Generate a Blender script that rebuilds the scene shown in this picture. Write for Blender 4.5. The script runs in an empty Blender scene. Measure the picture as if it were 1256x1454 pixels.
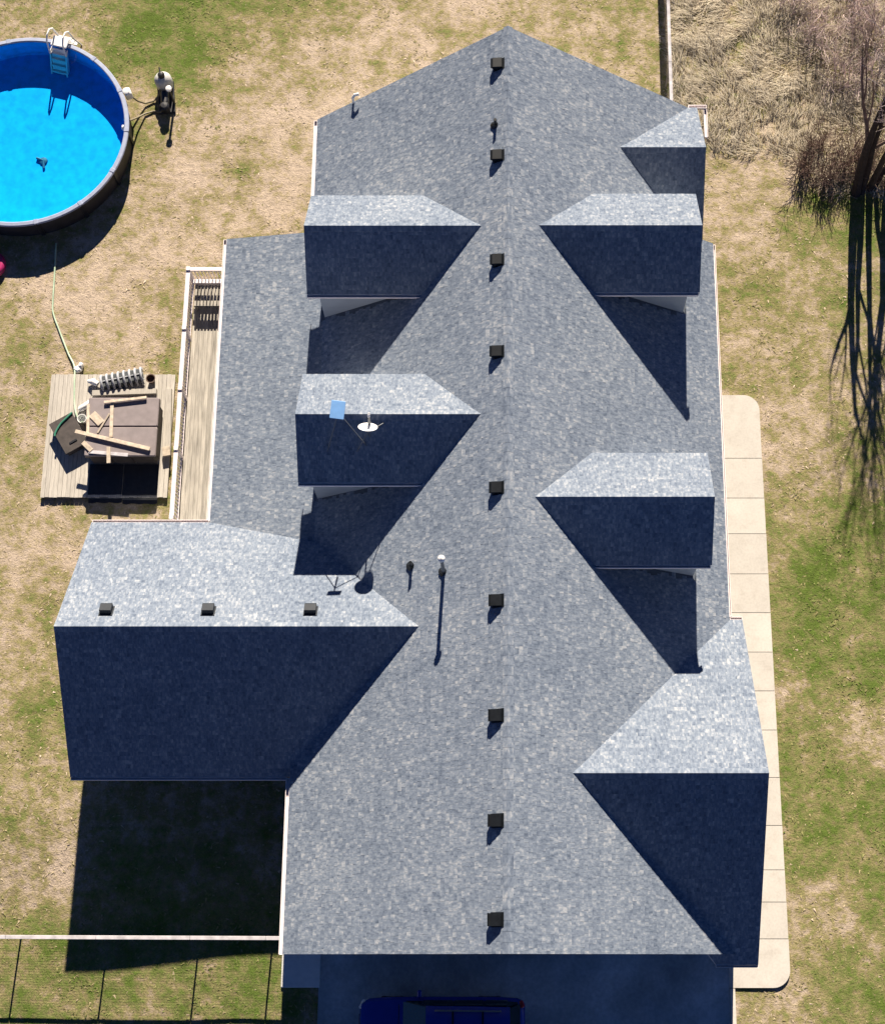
import bpy, math, random
import numpy as np
from mathutils import Vector, Matrix, Euler, noise as mnoise

random.seed(7)
rng = np.random.default_rng(7)
R = math.radians
scene = bpy.context.scene
COL = scene.collection

# ------------------------------------------------------------------ camera, sky, sun, exposure
CAM_H = 49.0
PITCH = 16.7
cam_d = bpy.data.cameras.new("camera")
cam = bpy.data.objects.new("camera", cam_d)
COL.objects.link(cam)
cam.location = (0, 0, CAM_H)
cam.rotation_euler = (R(PITCH), 0, 0)
cam_d.sensor_fit = 'VERTICAL'
cam_d.sensor_height = 36.0
cam_d.sensor_width = 36.0
cam_d.lens = 36.0 * 2106.0 / 1454.0
cam_d.shift_x = -93.0 / 1454.0
cam_d.clip_start = 0.5
cam_d.clip_end = 3000
scene.camera = cam

SUN_EL, SUN_AZ = 31.1, 3.2
world = bpy.data.worlds.new("World")
scene.world = world
world.use_nodes = True
wn = world.node_tree
wn.nodes.clear()
w_out = wn.nodes.new('ShaderNodeOutputWorld')
w_bg = wn.nodes.new('ShaderNodeBackground')
w_sky = wn.nodes.new('ShaderNodeTexSky')
w_sky.sky_type = 'NISHITA'
w_sky.sun_disc = False
w_sky.sun_elevation = R(SUN_EL)
w_sky.sun_rotation = R(SUN_AZ)
w_sky.air_density = 0.28
w_sky.dust_density = 0.0
w_sky.ozone_density = 10.0
w_bg.inputs['Strength'].default_value = 0.05
wn.links.new(w_sky.outputs[0], w_bg.inputs[0])
wn.links.new(w_bg.outputs[0], w_out.inputs[0])

sun_d = bpy.data.lights.new("sun", 'SUN')
sun_d.energy = 5.0
sun_d.angle = R(0.5)
sun_d.color = (1.0, 0.88, 0.72)
sun = bpy.data.objects.new("sun", sun_d)
COL.objects.link(sun)
sdir = Vector((math.cos(R(SUN_EL)) * math.sin(R(SUN_AZ)), math.cos(R(SUN_EL)) * math.cos(R(SUN_AZ)), math.sin(R(SUN_EL))))
sun.rotation_euler = sdir.to_track_quat('Z', 'Y').to_euler()
sun.location = (0, 60, 60)

vs = scene.view_settings
vs.view_transform = 'Standard'
vs.look = 'None'
vs.exposure = 1.15
vs.gamma = 1.0
vs.use_curve_mapping = False
scene.render.engine = 'CYCLES'
scene.cycles.use_denoising = True
scene.cycles.max_bounces = 6
scene.cycles.diffuse_bounces = 2
scene.cycles.transparent_max_bounces = 12

# ------------------------------------------------------------------ node materials
class NT:
    def __init__(self, name):
        self.m = bpy.data.materials.new(name)
        self.m.use_nodes = True
        self.t = self.m.node_tree
        self.b = self.t.nodes['Principled BSDF']
        self.out = self.t.nodes['Material Output']
    def n(self, typ, **kw):
        nd = self.t.nodes.new(typ)
        for k, v in kw.items():
            setattr(nd, k, v)
        return nd
    def l(self, a, b):
        self.t.links.new(a, b)
    def noise(self, vec, scale, detail=4, rough=0.55):
        nd = self.n('ShaderNodeTexNoise')
        nd.inputs['Scale'].default_value = scale
        nd.inputs['Detail'].default_value = detail
        nd.inputs['Roughness'].default_value = rough
        if vec is not None:
            self.l(vec, nd.inputs['Vector'])
        return nd.outputs[0]
    def math(self, op, a, b=None, clamp=False):
        nd = self.n('ShaderNodeMath', operation=op, use_clamp=clamp)
        for i, v in enumerate((a, b)):
            if v is None:
                continue
            if isinstance(v, (int, float)):
                nd.inputs[i].default_value = v
            else:
                self.l(v, nd.inputs[i])
        return nd.outputs[0]
    def ramp(self, fac, stops, interp='LINEAR'):
        nd = self.n('ShaderNodeValToRGB')
        cr = nd.color_ramp
        cr.interpolation = interp
        while len(cr.elements) < len(stops):
            cr.elements.new(0.5)
        for e, (p, c) in zip(cr.elements, stops):
            e.position = p
            e.color = (*c, 1)
        self.l(fac, nd.inputs[0])
        return nd.outputs[0]
    def mixc(self, blend, fac, a, b):
        nd = self.n('ShaderNodeMix', data_type='RGBA', blend_type=blend)
        nd.clamp_result = False
        for inp, v in ((nd.inputs[0], fac), (nd.inputs[6], a), (nd.inputs[7], b)):
            if isinstance(v, (int, float)):
                inp.default_value = v
            elif isinstance(v, tuple):
                inp.default_value = (*v, 1)
            else:
                self.l(v, inp)
        return nd.outputs[2]
    def grey(self, v):
        nd = self.n('ShaderNodeCombineColor')
        for i in range(3):
            self.l(v, nd.inputs[i])
        return nd.outputs[0]
    def coord(self, which='Object'):
        return self.n('ShaderNodeTexCoord').outputs[which]
    def pos(self):
        return self.n('ShaderNodeNewGeometry').outputs['Position']
    def attr(self, name, out='Fac'):
        nd = self.n('ShaderNodeAttribute')
        nd.attribute_name = name
        return nd.outputs[out]
    def bump(self, h, dist, strength=1.0):
        nd = self.n('ShaderNodeBump')
        nd.inputs['Distance'].default_value = dist
        nd.inputs['Strength'].default_value = strength
        self.l(h, nd.inputs['Height'])
        self.l(nd.outputs[0], self.b.inputs['Normal'])
    def scaled(self, vec, s):
        nd = self.n('ShaderNodeMapping')
        nd.inputs['Scale'].default_value = s
        self.l(vec, nd.inputs['Vector'])
        return nd.outputs[0]

def simple(name, col, rough=0.6, metal=0.0, var=0.15, scale=6.0, bump=0.0, stretch=(1, 1, 1), spec=0.5, rand=0.0):
    k = NT(name)
    v = k.scaled(k.pos(), stretch)
    f = k.noise(v, scale, 5)
    lo = tuple(c * (1 - var * 1.6) for c in col)
    hi = tuple(c * (1 + var * 1.6) for c in col)
    c = k.ramp(f, [(0.25, lo), (0.75, hi)])
    if rand:
        oi = k.n('ShaderNodeObjectInfo')
        m = k.math('MULTIPLY_ADD', oi.outputs['Random'], 2 * rand)
        m.node.inputs[2].default_value = 1 - rand
        c = k.mixc('MULTIPLY', 1.0, c, k.grey(m))
    k.l(c, k.b.inputs['Base Color'])
    k.b.inputs['Roughness'].default_value = rough
    k.b.inputs['Metallic'].default_value = metal
    k.b.inputs['Specular IOR Level'].default_value = spec
    if bump:
        k.bump(k.noise(v, scale * 3, 4), bump)
    return k.m

def shingle_material(name, use_attr=True):
    k = NT(name)
    if use_attr:
        rnd = k.attr('rnd')
        suv = k.attr('suv', 'Vector')
    else:
        rnd = k.n('ShaderNodeObjectInfo').outputs['Random']
        suv = k.pos()
    n1 = k.noise(k.scaled(suv, (10.0, 5.0, 1)), 1.0, 3, 0.5)
    n2 = k.noise(k.scaled(suv, (26, 13, 1)), 1.0, 3, 0.6)
    n3 = k.noise(k.pos(), 0.35, 3)
    a = k.math('MULTIPLY', rnd, 0.30 if use_attr else 0.2)
    b = k.math('MULTIPLY_ADD', n1, 1.85); b.node.inputs[2].default_value = -0.925
    c = k.math('MULTIPLY_ADD', n2, 0.50); c.node.inputs[2].default_value = -0.25
    d = k.math('MULTIPLY_ADD', n3, 0.5); d.node.inputs[2].default_value = -0.25
    f = k.math('ADD', k.math('ADD', a, b), k.math('ADD', c, d))
    f = k.math('ADD', f, 0.44 if use_attr else 0.49, True)
    col = k.ramp(f, [(0.0, (0.100, 0.130, 0.185)), (0.35, (0.165, 0.203, 0.270)), (0.62, (0.220, 0.262, 0.332)), (0.85, (0.295, 0.333, 0.392)), (1.0, (0.40, 0.425, 0.465))])
    k.l(col, k.b.inputs['Base Color'])
    k.b.inputs['Roughness'].default_value = 0.95
    k.b.inputs['Diffuse Roughness'].default_value = 0.30
    k.b.inputs['Specular IOR Level'].default_value = 0.15
    k.bump(k.noise(k.pos(), 55, 3), 0.006, 0.8)
    return k.m

M = {}
M['shingle'] = shingle_material('roof_shingle')
M['cap'] = shingle_material('ridge_shingle', False)
M['under'] = simple('roof_underlay', (0.10, 0.12, 0.15), 0.95)
M['trim'] = simple('white_trim', (0.80, 0.78, 0.79), 0.5, var=0.04)
M['gutter'] = simple('white_gutter', (0.82, 0.74, 0.75), 0.45, var=0.06)
k = NT('lap_siding')
wv = k.n('ShaderNodeTexWave', wave_type='BANDS', bands_direction='Z', wave_profile='SAW')
wv.inputs['Scale'].default_value = 1.6
k.l(k.pos(), wv.inputs['Vector'])
k.l(k.ramp(k.noise(k.pos(), 2.0, 3), [(0.3, (0.40, 0.44, 0.50)), (0.7, (0.46, 0.50, 0.56))]), k.b.inputs['Base Color'])
k.b.inputs['Roughness'].default_value = 0.6
k.bump(wv.outputs[0], 0.02)
M['siding'] = k.m
M['black_metal'] = simple('black_metal', (0.009, 0.011, 0.014), 0.34, 0.0, var=0.2, spec=0.35)
M['grey_metal'] = simple('grey_metal', (0.13, 0.145, 0.165), 0.5, 0.0, var=0.1)
M['white_plastic'] = simple('white_plastic', (0.82, 0.82, 0.82), 0.4, var=0.03)
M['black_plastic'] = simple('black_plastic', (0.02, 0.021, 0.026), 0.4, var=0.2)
M['dark_wall'] = simple('pool_wall_steel', (0.030, 0.028, 0.032), 0.6, var=0.3, scale=3)
M['rail'] = simple('pool_rail_grey', (0.30, 0.34, 0.47), 0.45, var=0.08)
M['liner'] = simple('blue_liner', (0.006, 0.44, 1.0), 0.8, var=0.12, scale=3.5, spec=0.1)
M['cover'] = simple('spa_cover_vinyl', (0.235, 0.20, 0.205), 0.6, var=0.10, scale=4)
M['cabinet'] = simple('spa_cabinet', (0.045, 0.035, 0.03), 0.6, var=0.2)
M['board'] = simple('weathered_boards', (0.45, 0.42, 0.375), 0.85, var=0.15, scale=3.5, bump=0.004, stretch=(9, 0.8, 1), rand=0.10)
M['deckboard'] = simple('porch_boards', (0.36, 0.335, 0.295), 0.85, var=0.30, scale=2.2, bump=0.004, stretch=(6, 0.5, 1), rand=0.20)
M['lumber'] = simple('bare_lumber', (0.52, 0.44, 0.35), 0.8, var=0.2, scale=7, rand=0.18)
M['fence_cap'] = simple('weathered_rail', (0.50, 0.48, 0.51), 0.8, var=0.2, scale=4)
M['post'] = simple('weathered_post', (0.20, 0.17, 0.15), 0.85, var=0.2)
M['wire'] = simple('black_wire', (0.012, 0.011, 0.010), 0.6, var=0.1)
M['darkbox'] = simple('dark_brown_plastic', (0.055, 0.045, 0.042), 0.6, var=0.3, scale=5)
M['hose_pale'] = simple('pale_green_hose', (0.42, 0.55, 0.40), 0.5, var=0.15, scale=3)
M['hose_green'] = simple('green_hose', (0.04, 0.22, 0.14), 0.5)
M['hose_tan'] = simple('tan_hose', (0.22, 0.19, 0.12), 0.6)
M['pink'] = simple('pink_vinyl', (0.42, 0.02, 0.13), 0.4)
M['dish_blue'] = simple('dish_face', (0.22, 0.46, 0.86), 0.5, var=0.05)
M['ribgrey'] = simple('grey_slats', (0.42, 0.44, 0.48), 0.6, var=0.1)
M['ribdark'] = simple('dark_fabric', (0.07, 0.08, 0.09), 0.8)
M['pot'] = simple('brown_pot', (0.10, 0.06, 0.045), 0.6)
M['bark'] = simple('dark_bark', (0.040, 0.026, 0.024), 0.9, var=0.35, scale=8)
M['twig'] = simple('brown_twig', (0.20, 0.135, 0.11), 0.9, var=0.3, scale=5)
M['twig_grey'] = simple('grey_twig', (0.62, 0.50, 0.47), 0.9, var=0.3, scale=3)
M['paint'] = simple('blue_car_paint', (0.008, 0.032, 0.32), 0.25, 0.1, var=0.04, spec=0.5)
M['glass'] = simple('dark_car_glass', (0.010, 0.022, 0.034), 0.08, 0.0, var=0.1, spec=0.6)
M['tyre'] = simple('tyre_rubber', (0.02, 0.02, 0.02), 0.85)
M['rim'] = simple('alloy_rim', (0.4, 0.4, 0.42), 0.3, 0.8)
M['lamp'] = simple('clear_lamp', (0.7, 0.72, 0.75), 0.15)
M['redlamp'] = simple('red_lamp', (0.35, 0.02, 0.02), 0.2)

k = NT('concrete')
c = k.ramp(k.noise(k.pos(), 1.3, 6), [(0.3, (0.53, 0.50, 0.455)), (0.7, (0.60, 0.565, 0.515))])
c = k.mixc('MULTIPLY', 1.0, c, k.grey(k.ramp(k.noise(k.pos(), 14, 5), [(0.3, (0.90, 0.90, 0.90)), (0.6, (1, 1, 1))])))
oi = k.n('ShaderNodeObjectInfo')
tn = k.math('MULTIPLY_ADD', oi.outputs['Random'], 0.12); tn.node.inputs[2].default_value = 0.92
st = k.ramp(k.noise(k.pos(), 2.6, 6, 0.7), [(0.30, (0.88, 0.86, 0.84)), (0.46, (1, 1, 1))])
c = k.mixc('MULTIPLY', 0.7, k.mixc('MULTIPLY', 1.0, c, k.grey(tn)), st)
k.l(c, k.b.inputs['Base Color'])
k.b.inputs['Roughness'].default_value = 0.9
k.bump(k.noise(k.pos(), 60, 3), 0.004)
M['concrete'] = k.m

k = NT('driveway_surface')
c = k.ramp(k.noise(k.pos(), 0.45, 5, 0.6), [(0.3, (0.24, 0.28, 0.31)), (0.7, (0.56, 0.62, 0.67))])
c = k.mixc('MULTIPLY', 1.0, c, k.grey(k.ramp(k.noise(k.pos(), 9, 5), [(0.3, (0.8, 0.8, 0.8)), (0.7, (1.05, 1.05, 1.05))])))
k.l(c, k.b.inputs['Base Color'])
k.b.inputs['Roughness'].default_value = 0.85
k.bump(k.noise(k.pos(), 50, 3), 0.006)
M['drive'] = k.m

# lawn: patches of bleached straw, olive and fresh green (field stored on the ground as 'green')
GRASS_STOPS = [(0.0, (0.435, 0.355, 0.280)), (0.24, (0.330, 0.270, 0.185)), (0.46, (0.232, 0.202, 0.098)), (0.70, (0.158, 0.168, 0.062)), (1.0, (0.090, 0.130, 0.028))]
k = NT('lawn')
p = k.pos()
g = k.attr('green')
n0 = k.noise(p, 0.55, 4)
n1 = k.noise(p, 1.7, 6, 0.62)
n2 = k.noise(p, 5.0, 5, 0.6)
n3 = k.noise(p, 19.0, 4, 0.6)
f = k.math('ADD', g, k.math('MULTIPLY_ADD', n1, 1.7)); 
f.node.inputs[1].links[0].from_node.inputs[2].default_value = -0.85
f2 = k.math('MULTIPLY_ADD', n2, 1.5); f2.node.inputs[2].default_value = -0.75
f3 = k.math('MULTIPLY_ADD', n0, 1.3); f3.node.inputs[2].default_value = -0.65
f = k.math('ADD', f, k.math('ADD', f2, f3), True)
c = k.ramp(f, GRASS_STOPS)
v = k.math('MULTIPLY_ADD', n3, 1.15); v.node.inputs[2].default_value = 0.46
v2 = k.math('MULTIPLY_ADD', n2, 1.1); v2.node.inputs[2].default_value = 0.45
c = k.mixc('MULTIPLY', 1.0, c, k.grey(k.math('MULTIPLY', v, v2)))
k.l(c, k.b.inputs['Base Color'])
k.b.inputs['Roughness'].default_value = 1.0
k.b.inputs['Specular IOR Level'].default_value = 0.05
k.bump(k.math('ADD', n2, k.math('MULTIPLY', n3, 0.6)), 0.05, 0.8)
M['lawn'] = k.m

k = NT('grass_blade')
c = k.ramp(k.attr('green'), GRASS_STOPS)
v = k.math('MULTIPLY_ADD', k.attr('rnd'), 0.6); v.node.inputs[2].default_value = 0.88
k.l(k.mixc('MULTIPLY', 1.0, c, k.grey(v)), k.b.inputs['Base Color'])
k.b.inputs['Roughness'].default_value = 0.9
k.b.inputs['Specular IOR Level'].default_value = 0.1
M['blade'] = k.m

k = NT('straw_blade')
c = k.ramp(k.attr('rnd'), [(0.0, (0.26, 0.20, 0.145)), (0.3, (0.44, 0.375, 0.275)), (0.6, (0.56, 0.49, 0.375)), (1.0, (0.72, 0.65, 0.52))])
k.l(c, k.b.inputs['Base Color'])
k.b.inputs['Roughness'].default_value = 0.8
k.b.inputs['Specular IOR Level'].default_value = 0.2
M['straw'] = k.m

# water: thin tinted sheet that lets the sun through and mirrors the sky
k = NT('pool_water')
tr = k.n('ShaderNodeBsdfTransparent')
tr.inputs[0].default_value = (0.60, 0.93, 0.985, 1)
gl = k.n('ShaderNodeBsdfGlossy')
gl.inputs['Roughness'].default_value = 0.03
fr = k.n('ShaderNodeFresnel')
fr.inputs['IOR'].default_value = 1.33
bp = k.n('ShaderNodeBump')
bp.inputs['Distance'].default_value = 0.01
bp.inputs['Strength'].default_value = 0.3
k.l(k.noise(k.pos(), 3.0, 3), bp.inputs['Height'])
k.l(bp.outputs[0], gl.inputs['Normal'])
mx = k.n('ShaderNodeMixShader')
k.l(fr.outputs[0], mx.inputs[0]); k.l(tr.outputs[0], mx.inputs[1]); k.l(gl.outputs[0], mx.inputs[2])
k.l(mx.outputs[0], k.out.inputs['Surface'])
M['water'] = k.m

# ------------------------------------------------------------------ mesh helpers
class MB:
    def __init__(self):
        self.v, self.f, self.mi = [], [], []
    def add(self, verts, faces, mi=0):
        o = len(self.v)
        self.v += [tuple(q) for q in verts]
        self.f += [tuple(i + o for i in fc) for fc in faces]
        self.mi += [mi] * len(faces)
        return self
    def box(self, c, s, rot=None, mi=0, bevel=0.0):
        x, y, z = (t / 2 for t in s)
        if bevel:
            b = min(bevel, x * .49, y * .49, z * .49)
            vs_ = []
            for sz, zi in ((-1, z), (1, z)):
                pass
            ring = []
            def loop(ex, zz):
                return [(x - ex, -y + b if True else 0, zz)]
            # chamfered box: 4 rings of 8
            def oct_(dx, zz):
                X, Y = x - dx, y - dx
                return [(X, -Y + b, zz), (X, Y - b, zz), (X - b, Y, zz), (-X + b, Y, zz), (-X, Y - b, zz), (-X, -Y + b, zz), (-X + b, -Y, zz), (X - b, -Y, zz)]
            vs_ = oct_(b, -z) + oct_(0, -z + b) + oct_(0, z - b) + oct_(b, z)
            fs = [tuple(range(7, -1, -1)), tuple(range(24, 32))]
            for r in range(3):
                for i in range(8):
                    j = (i + 1) % 8
                    fs.append((r * 8 + i, r * 8 + j, r * 8 + 8 + j, r * 8 + 8 + i))
        else:
            vs_ = [(-x, -y, -z), (x, -y, -z), (x, y, -z), (-x, y, -z), (-x, -y, z), (x, -y, z), (x, y, z), (-x, y, z)]
            fs = [(3, 2, 1, 0), (4, 5, 6, 7), (0, 1, 5, 4), (1, 2, 6, 5), (2, 3, 7, 6), (3, 0, 4, 7)]
        if rot is not None:
            vs_ = [rot @ Vector(q) for q in vs_]
        return self.add([(q[0] + c[0], q[1] + c[1], q[2] + c[2]) for q in vs_], fs, mi)
    def tube(self, pts, r, n=8, mi=0, caps=True):
        pts = [Vector(q) for q in pts]
        rs = r if isinstance(r, (list, tuple)) else [r] * len(pts)
        vs_, fs = [], []
        prev = None
        for i, q in enumerate(pts):
            d = (pts[min(i + 1, len(pts) - 1)] - pts[max(i - 1, 0)])
            if d.length < 1e-9:
                d = Vector((0, 0, 1))
            d.normalize()
            a = prev if prev is not None else (Vector((0, 0, 1)) if abs(d.z) < 0.9 else Vector((1, 0, 0)))
            a = (a - d * a.dot(d))
            if a.length < 1e-6:
                a = d.orthogonal()
            a.normalize()
            prev = a
            b = d.cross(a)
            for t in range(n):
                w = 2 * math.pi * t / n
                vs_.append(q + (a * math.cos(w) + b * math.sin(w)) * rs[i])
        for i in range(len(pts) - 1):
            for t in range(n):
                u = (t + 1) % n
                fs.append((i * n + t, i * n + u, (i + 1) * n + u, (i + 1) * n + t))
        if caps:
            fs.append(tuple(range(n - 1, -1, -1)))
            e = (len(pts) - 1) * n
            fs.append(tuple(range(e, e + n)))
        return self.add(vs_, fs, mi)
    def prism(self, poly, f0, f1, mi=0):
        """poly: list of 2D points; f0/f1 map a 2D point to the two end points"""
        n = len(poly)
        vs_ = [f0(q) for q in poly] + [f1(q) for q in poly]
        fs = [tuple(range(n - 1, -1, -1)), tuple(range(n, 2 * n))]
        for i in range(n):
            j = (i + 1) % n
            fs.append((i, j, n + j, n + i))
        return self.add(vs_, fs, mi)
    def lathe(self, prof, c, n=24, mi=0, closed=False, rot=None):
        vs_, fs = [], []
        for (r, z) in prof:
            for t in range(n):
                w = 2 * math.pi * t / n
                q = Vector((r * math.cos(w), r * math.sin(w), z))
                if rot is not None:
                    q = rot @ q
                vs_.append((q[0] + c[0], q[1] + c[1], q[2] + c[2]))
        m = len(prof)
        rr = range(m) if closed else range(m - 1)
        for i in rr:
            j2 = (i + 1) % m
            for t in range(n):
                u = (t + 1) % n
                fs.append((i * n + t, i * n + u, j2 * n + u, j2 * n + t))
        return self.add(vs_, fs, mi)
    def mesh(self, name, mats, off=(0, 0, 0), smooth=False):
        me = bpy.data.meshes.new(name)
        me.from_pydata([(a - off[0], b - off[1], c - off[2]) for a, b, c in self.v], [], self.f)
        for m in (mats if isinstance(mats, (list, tuple)) else [mats]):
            me.materials.append(m)
        if any(self.mi):
            me.polygons.foreach_set('material_index', self.mi)
        if smooth:
            me.polygons.foreach_set('use_smooth', [True] * len(self.f))
            try:
                me.set_sharp_from_angle(angle=R(40))
            except Exception:
                pass
        me.validate(clean_customdata=False)
        me.update()
        return me

ORIGIN = {}
def thing(name, label, cat, loc, group=None, kind=None):
    o = bpy.data.objects.new(name, None)
    o.empty_display_size = 0.3
    COL.objects.link(o)
    o.location = loc
    ORIGIN[o.name] = Vector(loc)
    if kind:
        o['kind'] = kind
    else:
        o['label'] = label
        o['category'] = cat
    if group:
        o['group'] = group
    return o
def part(name, mb, mat, parent, smooth=False, label=None, kind=None):
    org = ORIGIN[parent.name]
    o = bpy.data.objects.new(name, mb.mesh(name, mat, org, smooth))
    COL.objects.link(o)
    o.parent = parent
    ORIGIN[o.name] = org
    if label:
        o['label'] = label
    if kind:
        o['kind'] = kind
    return o
def inst(name, me, parent, loc, rot=None):
    o = bpy.data.objects.new(name, me)
    COL.objects.link(o)
    o.parent = parent
    o.location = Vector(loc) - ORIGIN[parent.name]
    if rot is not None:
        o.rotation_euler = rot
    ORIGIN[o.name] = Vector(loc)
    return o
def solo(name, mb, mat, label, cat, loc, group=None, smooth=False, kind=None):
    o = bpy.data.objects.new(name, mb.mesh(name, mat, loc, smooth))
    COL.objects.link(o)
    o.location = loc
    ORIGIN[o.name] = Vector(loc)
    if kind:
        o['kind'] = kind
    if label:
        o['label'] = label
    if cat:
        o['category'] = cat
    if group:
        o['group'] = group
    return o
def sm(a, b, x):
    t = min(1, max(0, (x - a) / (b - a)))
    return t * t * (3 - 2 * t)
def rotz(a):
    return Matrix.Rotation(a, 3, 'Z')

# ------------------------------------------------------------------ ground
def gz(x, y):
    return -0.32 * sm(-7.5, -13.5, x) * sm(5.0, 0.5, y)

SPOTS = [(-13.2,34.2,1.6,1.00),(-13.8,33.1,0.9,0.90),(-17.1,35.0,1.9,0.45),(-9.2,34.6,1.4,0.60),(-2.7,34.0,1.6,0.15),(-7.7,31.2,1.6,0.10),(-11.5,27.4,1.3,0.00),(-8.4,27.7,1.2,0.00),(-10.1,27.7,0.8,0.55),(-12.1,25.7,1.5,0.10),(-13.2,28.3,0.6,0.65),(-16.8,22.6,1.3,0.10),(-17.4,21.7,1.0,0.50),(-13.4,21.5,1.3,0.15),(-11.3,20.9,0.8,0.50),(-14.5,23.1,1.0,0.00),(-17.0,16.7,1.5,0.35),(-15.9,13.1,1.2,0.10),(-16.1,10.4,1.2,0.30),(-15.8,6.9,1.2,0.50),(-15.1,4.6,0.9,0.35),(-15.0,2.6,1.0,0.05),(-16.0,3.5,0.7,0.50),(-11.5,-0.9,2.7,0.75),(-7.8,-0.5,0.9,0.95),(-14.7,-0.9,1.3,0.70),(3.5,33.7,1.9,0.30),(4.8,33.4,1.3,0.45),(9.3,27.4,1.3,0.20),(8.3,26.2,1.0,0.10),(8.4,23.4,1.0,0.50),(8.1,20.7,1.0,0.45),(10.8,21.2,1.8,0.40),(9.8,17.5,1.1,0.15),(10.2,14.9,1.0,0.45),(10.5,12.6,1.1,0.95),(12.3,13.4,1.2,0.80),(10.9,10.4,1.2,0.80),(9.4,12.9,0.6,0.30),(9.5,9.0,0.7,0.45),(10.2,6.2,1.0,0.85),(11.5,7.1,1.0,0.30),(11.4,4.6,1.1,0.70),(10.3,1.3,0.9,0.15),(11.6,1.5,0.9,0.70),(9.0,-1.7,1.1,0.35),(10.8,-0.9,1.1,0.70),(9.8,3.5,0.9,0.70),(12.6,26.2,1.0,0.80),(11.0,26.2,0.6,0.70),(12.2,9.2,0.9,0.80),(-5.9,32.5,1.6,0.20),(-4.3,34.3,1.3,0.30)]
def green_field(X, Y):
    w0 = 0.12
    base = 0.38 + 0.27 * (1 / (1 + np.exp(-(X - 9.0) * 1.5))) * (1 / (1 + np.exp((Y - 16) * 0.6)))
    num = w0 * base
    den = np.full_like(X, w0)
    for (a, b, r, v) in SPOTS:
        w = np.exp(-((X - a) ** 2 + (Y - b) ** 2) / (r * r))
        num = num + w * v
        den = den + w
    return num / den

xs = np.concatenate([[-600, -300, -150, -80, -50, -36], np.arange(-28, 28.01, 0.4), [36, 50, 80, 150, 300, 600]])
ys = np.concatenate([[-600, -300, -150, -80, -40, -22], np.arange(-14, 50.01, 0.4), [60, 80, 120, 200, 350, 600]])
XX, YY = np.meshgrid(xs, ys)
ZZ = np.vectorize(gz)(XX, YY) + 0.012 * np.sin(XX * 1.7 + np.sin(YY)) * np.sin(YY * 1.3)
gv = np.stack([XX, YY, ZZ], -1).reshape(-1, 3)
nx, ny = len(xs), len(ys)
gf = [(j * nx + i, j * nx + i + 1, (j + 1) * nx + i + 1, (j + 1) * nx + i) for j in range(ny - 1) for i in range(nx - 1)]
gme = bpy.data.meshes.new('ground')
gme.from_pydata(gv.tolist(), [], gf)
gme.materials.append(M['lawn'])
at_ = gme.attributes.new('green', 'FLOAT', 'POINT')
at_.data.foreach_set('value', green_field(XX, YY).reshape(-1).astype(np.float32))
gme.polygons.foreach_set('use_smooth', [True] * len(gf))
ground = bpy.data.objects.new('ground', gme)
COL.objects.link(ground)
ground['kind'] = 'structure'

# driveway, kerb strip and pads
mb = MB().box((0.5, -11.2, -0.02), (12.9, 23.0, 0.12))
solo('driveway', mb, M['drive'], None, None, (0.5, -11.2, 0), kind='structure')
mb = MB().box((7.04, -12.0, 0.0), (0.16, 22.1, 0.17))
solo('driveway_edging', mb, M['concrete'], None, None, (7.04, -12, 0), kind='structure')
mb = MB().box((-6.52, -0.19, 0.02), (1.22, 1.46, 0.14), bevel=0.015)
solo('entry_pad', mb, simple('pale_concrete', (0.74, 0.74, 0.73), 0.85, var=0.05), None, None, (-6.52, -0.19, 0), kind='structure')

# sidewalk of separate slabs
sw = thing('sidewalk', None, None, (8.0, 9, 0), kind='structure')
JY = [-0.94, 0.55, 1.68, 2.68, 4.08, 5.62, 7.17, 8.47, 9.78, 11.13, 12.48, 13.90, 15.18, 16.63, 18.99]
def rounded(x0, x1, y0, y1, r, corners):
    pts = []
    for (cx_, cy_, a0, nm) in ((x1, y0, -90, 'se'), (x1, y1, 0, 'ne'), (x0, y1, 90, 'nw'), (x0, y0, 180, 'sw')):
        if nm in corners:
            ox = cx_ - r if cx_ == x1 else cx_ + r
            oy = cy_ - r if cy_ == y1 else cy_ + r
            for i in range(9):
                w = R(a0 + i * 90 / 8)
                pts.append((ox + r * math.cos(w), oy + r * math.sin(w)))
        else:
            pts.append((cx_, cy_))
    return pts
for i in range(len(JY) - 1):
    y0, y1 = JY[i] + 0.010, JY[i + 1] - 0.010
    x1 = 8.87 - 0.003 * (y0 - 2)
    x0 = 6.95 if i == 0 else 7.16
    pl = rounded(x0, x1, y0, y1, 0.55, ('se',) if i == 0 else (('ne',) if i == len(JY) - 2 else ()))
    top = 0.085 + random.uniform(-0.004, 0.004)
    mb = MB().prism(pl, lambda q: (q[0], q[1], -0.05), lambda q, t=top: (q[0], q[1], t))
    part('slab', mb, M['concrete'], sw)
mb = MB().box((7.99, 9.0, 0.0), (1.55, 19.5, 0.13))
part('joint_bed', mb, M['under'], sw)

# ------------------------------------------------------------------ house
PM, ZR = 0.672, 7.45
house = thing('house', 'long grey shingled house with gabled dormers and a wide side wing', 'house', (0, 14, 0))

def zmain(x):
    return ZR - PM * abs(x)
PLANES = []   # name, convex plan polygon, z function, V (upslope, plan unit), pitch, roof key
def plane(key, poly, zf, up, pitch):
    a = sum(poly[i][0] * poly[(i + 1) % len(poly)][1] - poly[(i + 1) % len(poly)][0] * poly[i][1] for i in range(len(poly)))
    if a < 0:
        poly = poly[::-1]
    PLANES.append(dict(key=key, poly=poly, zf=zf, up=up, pitch=pitch))

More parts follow.
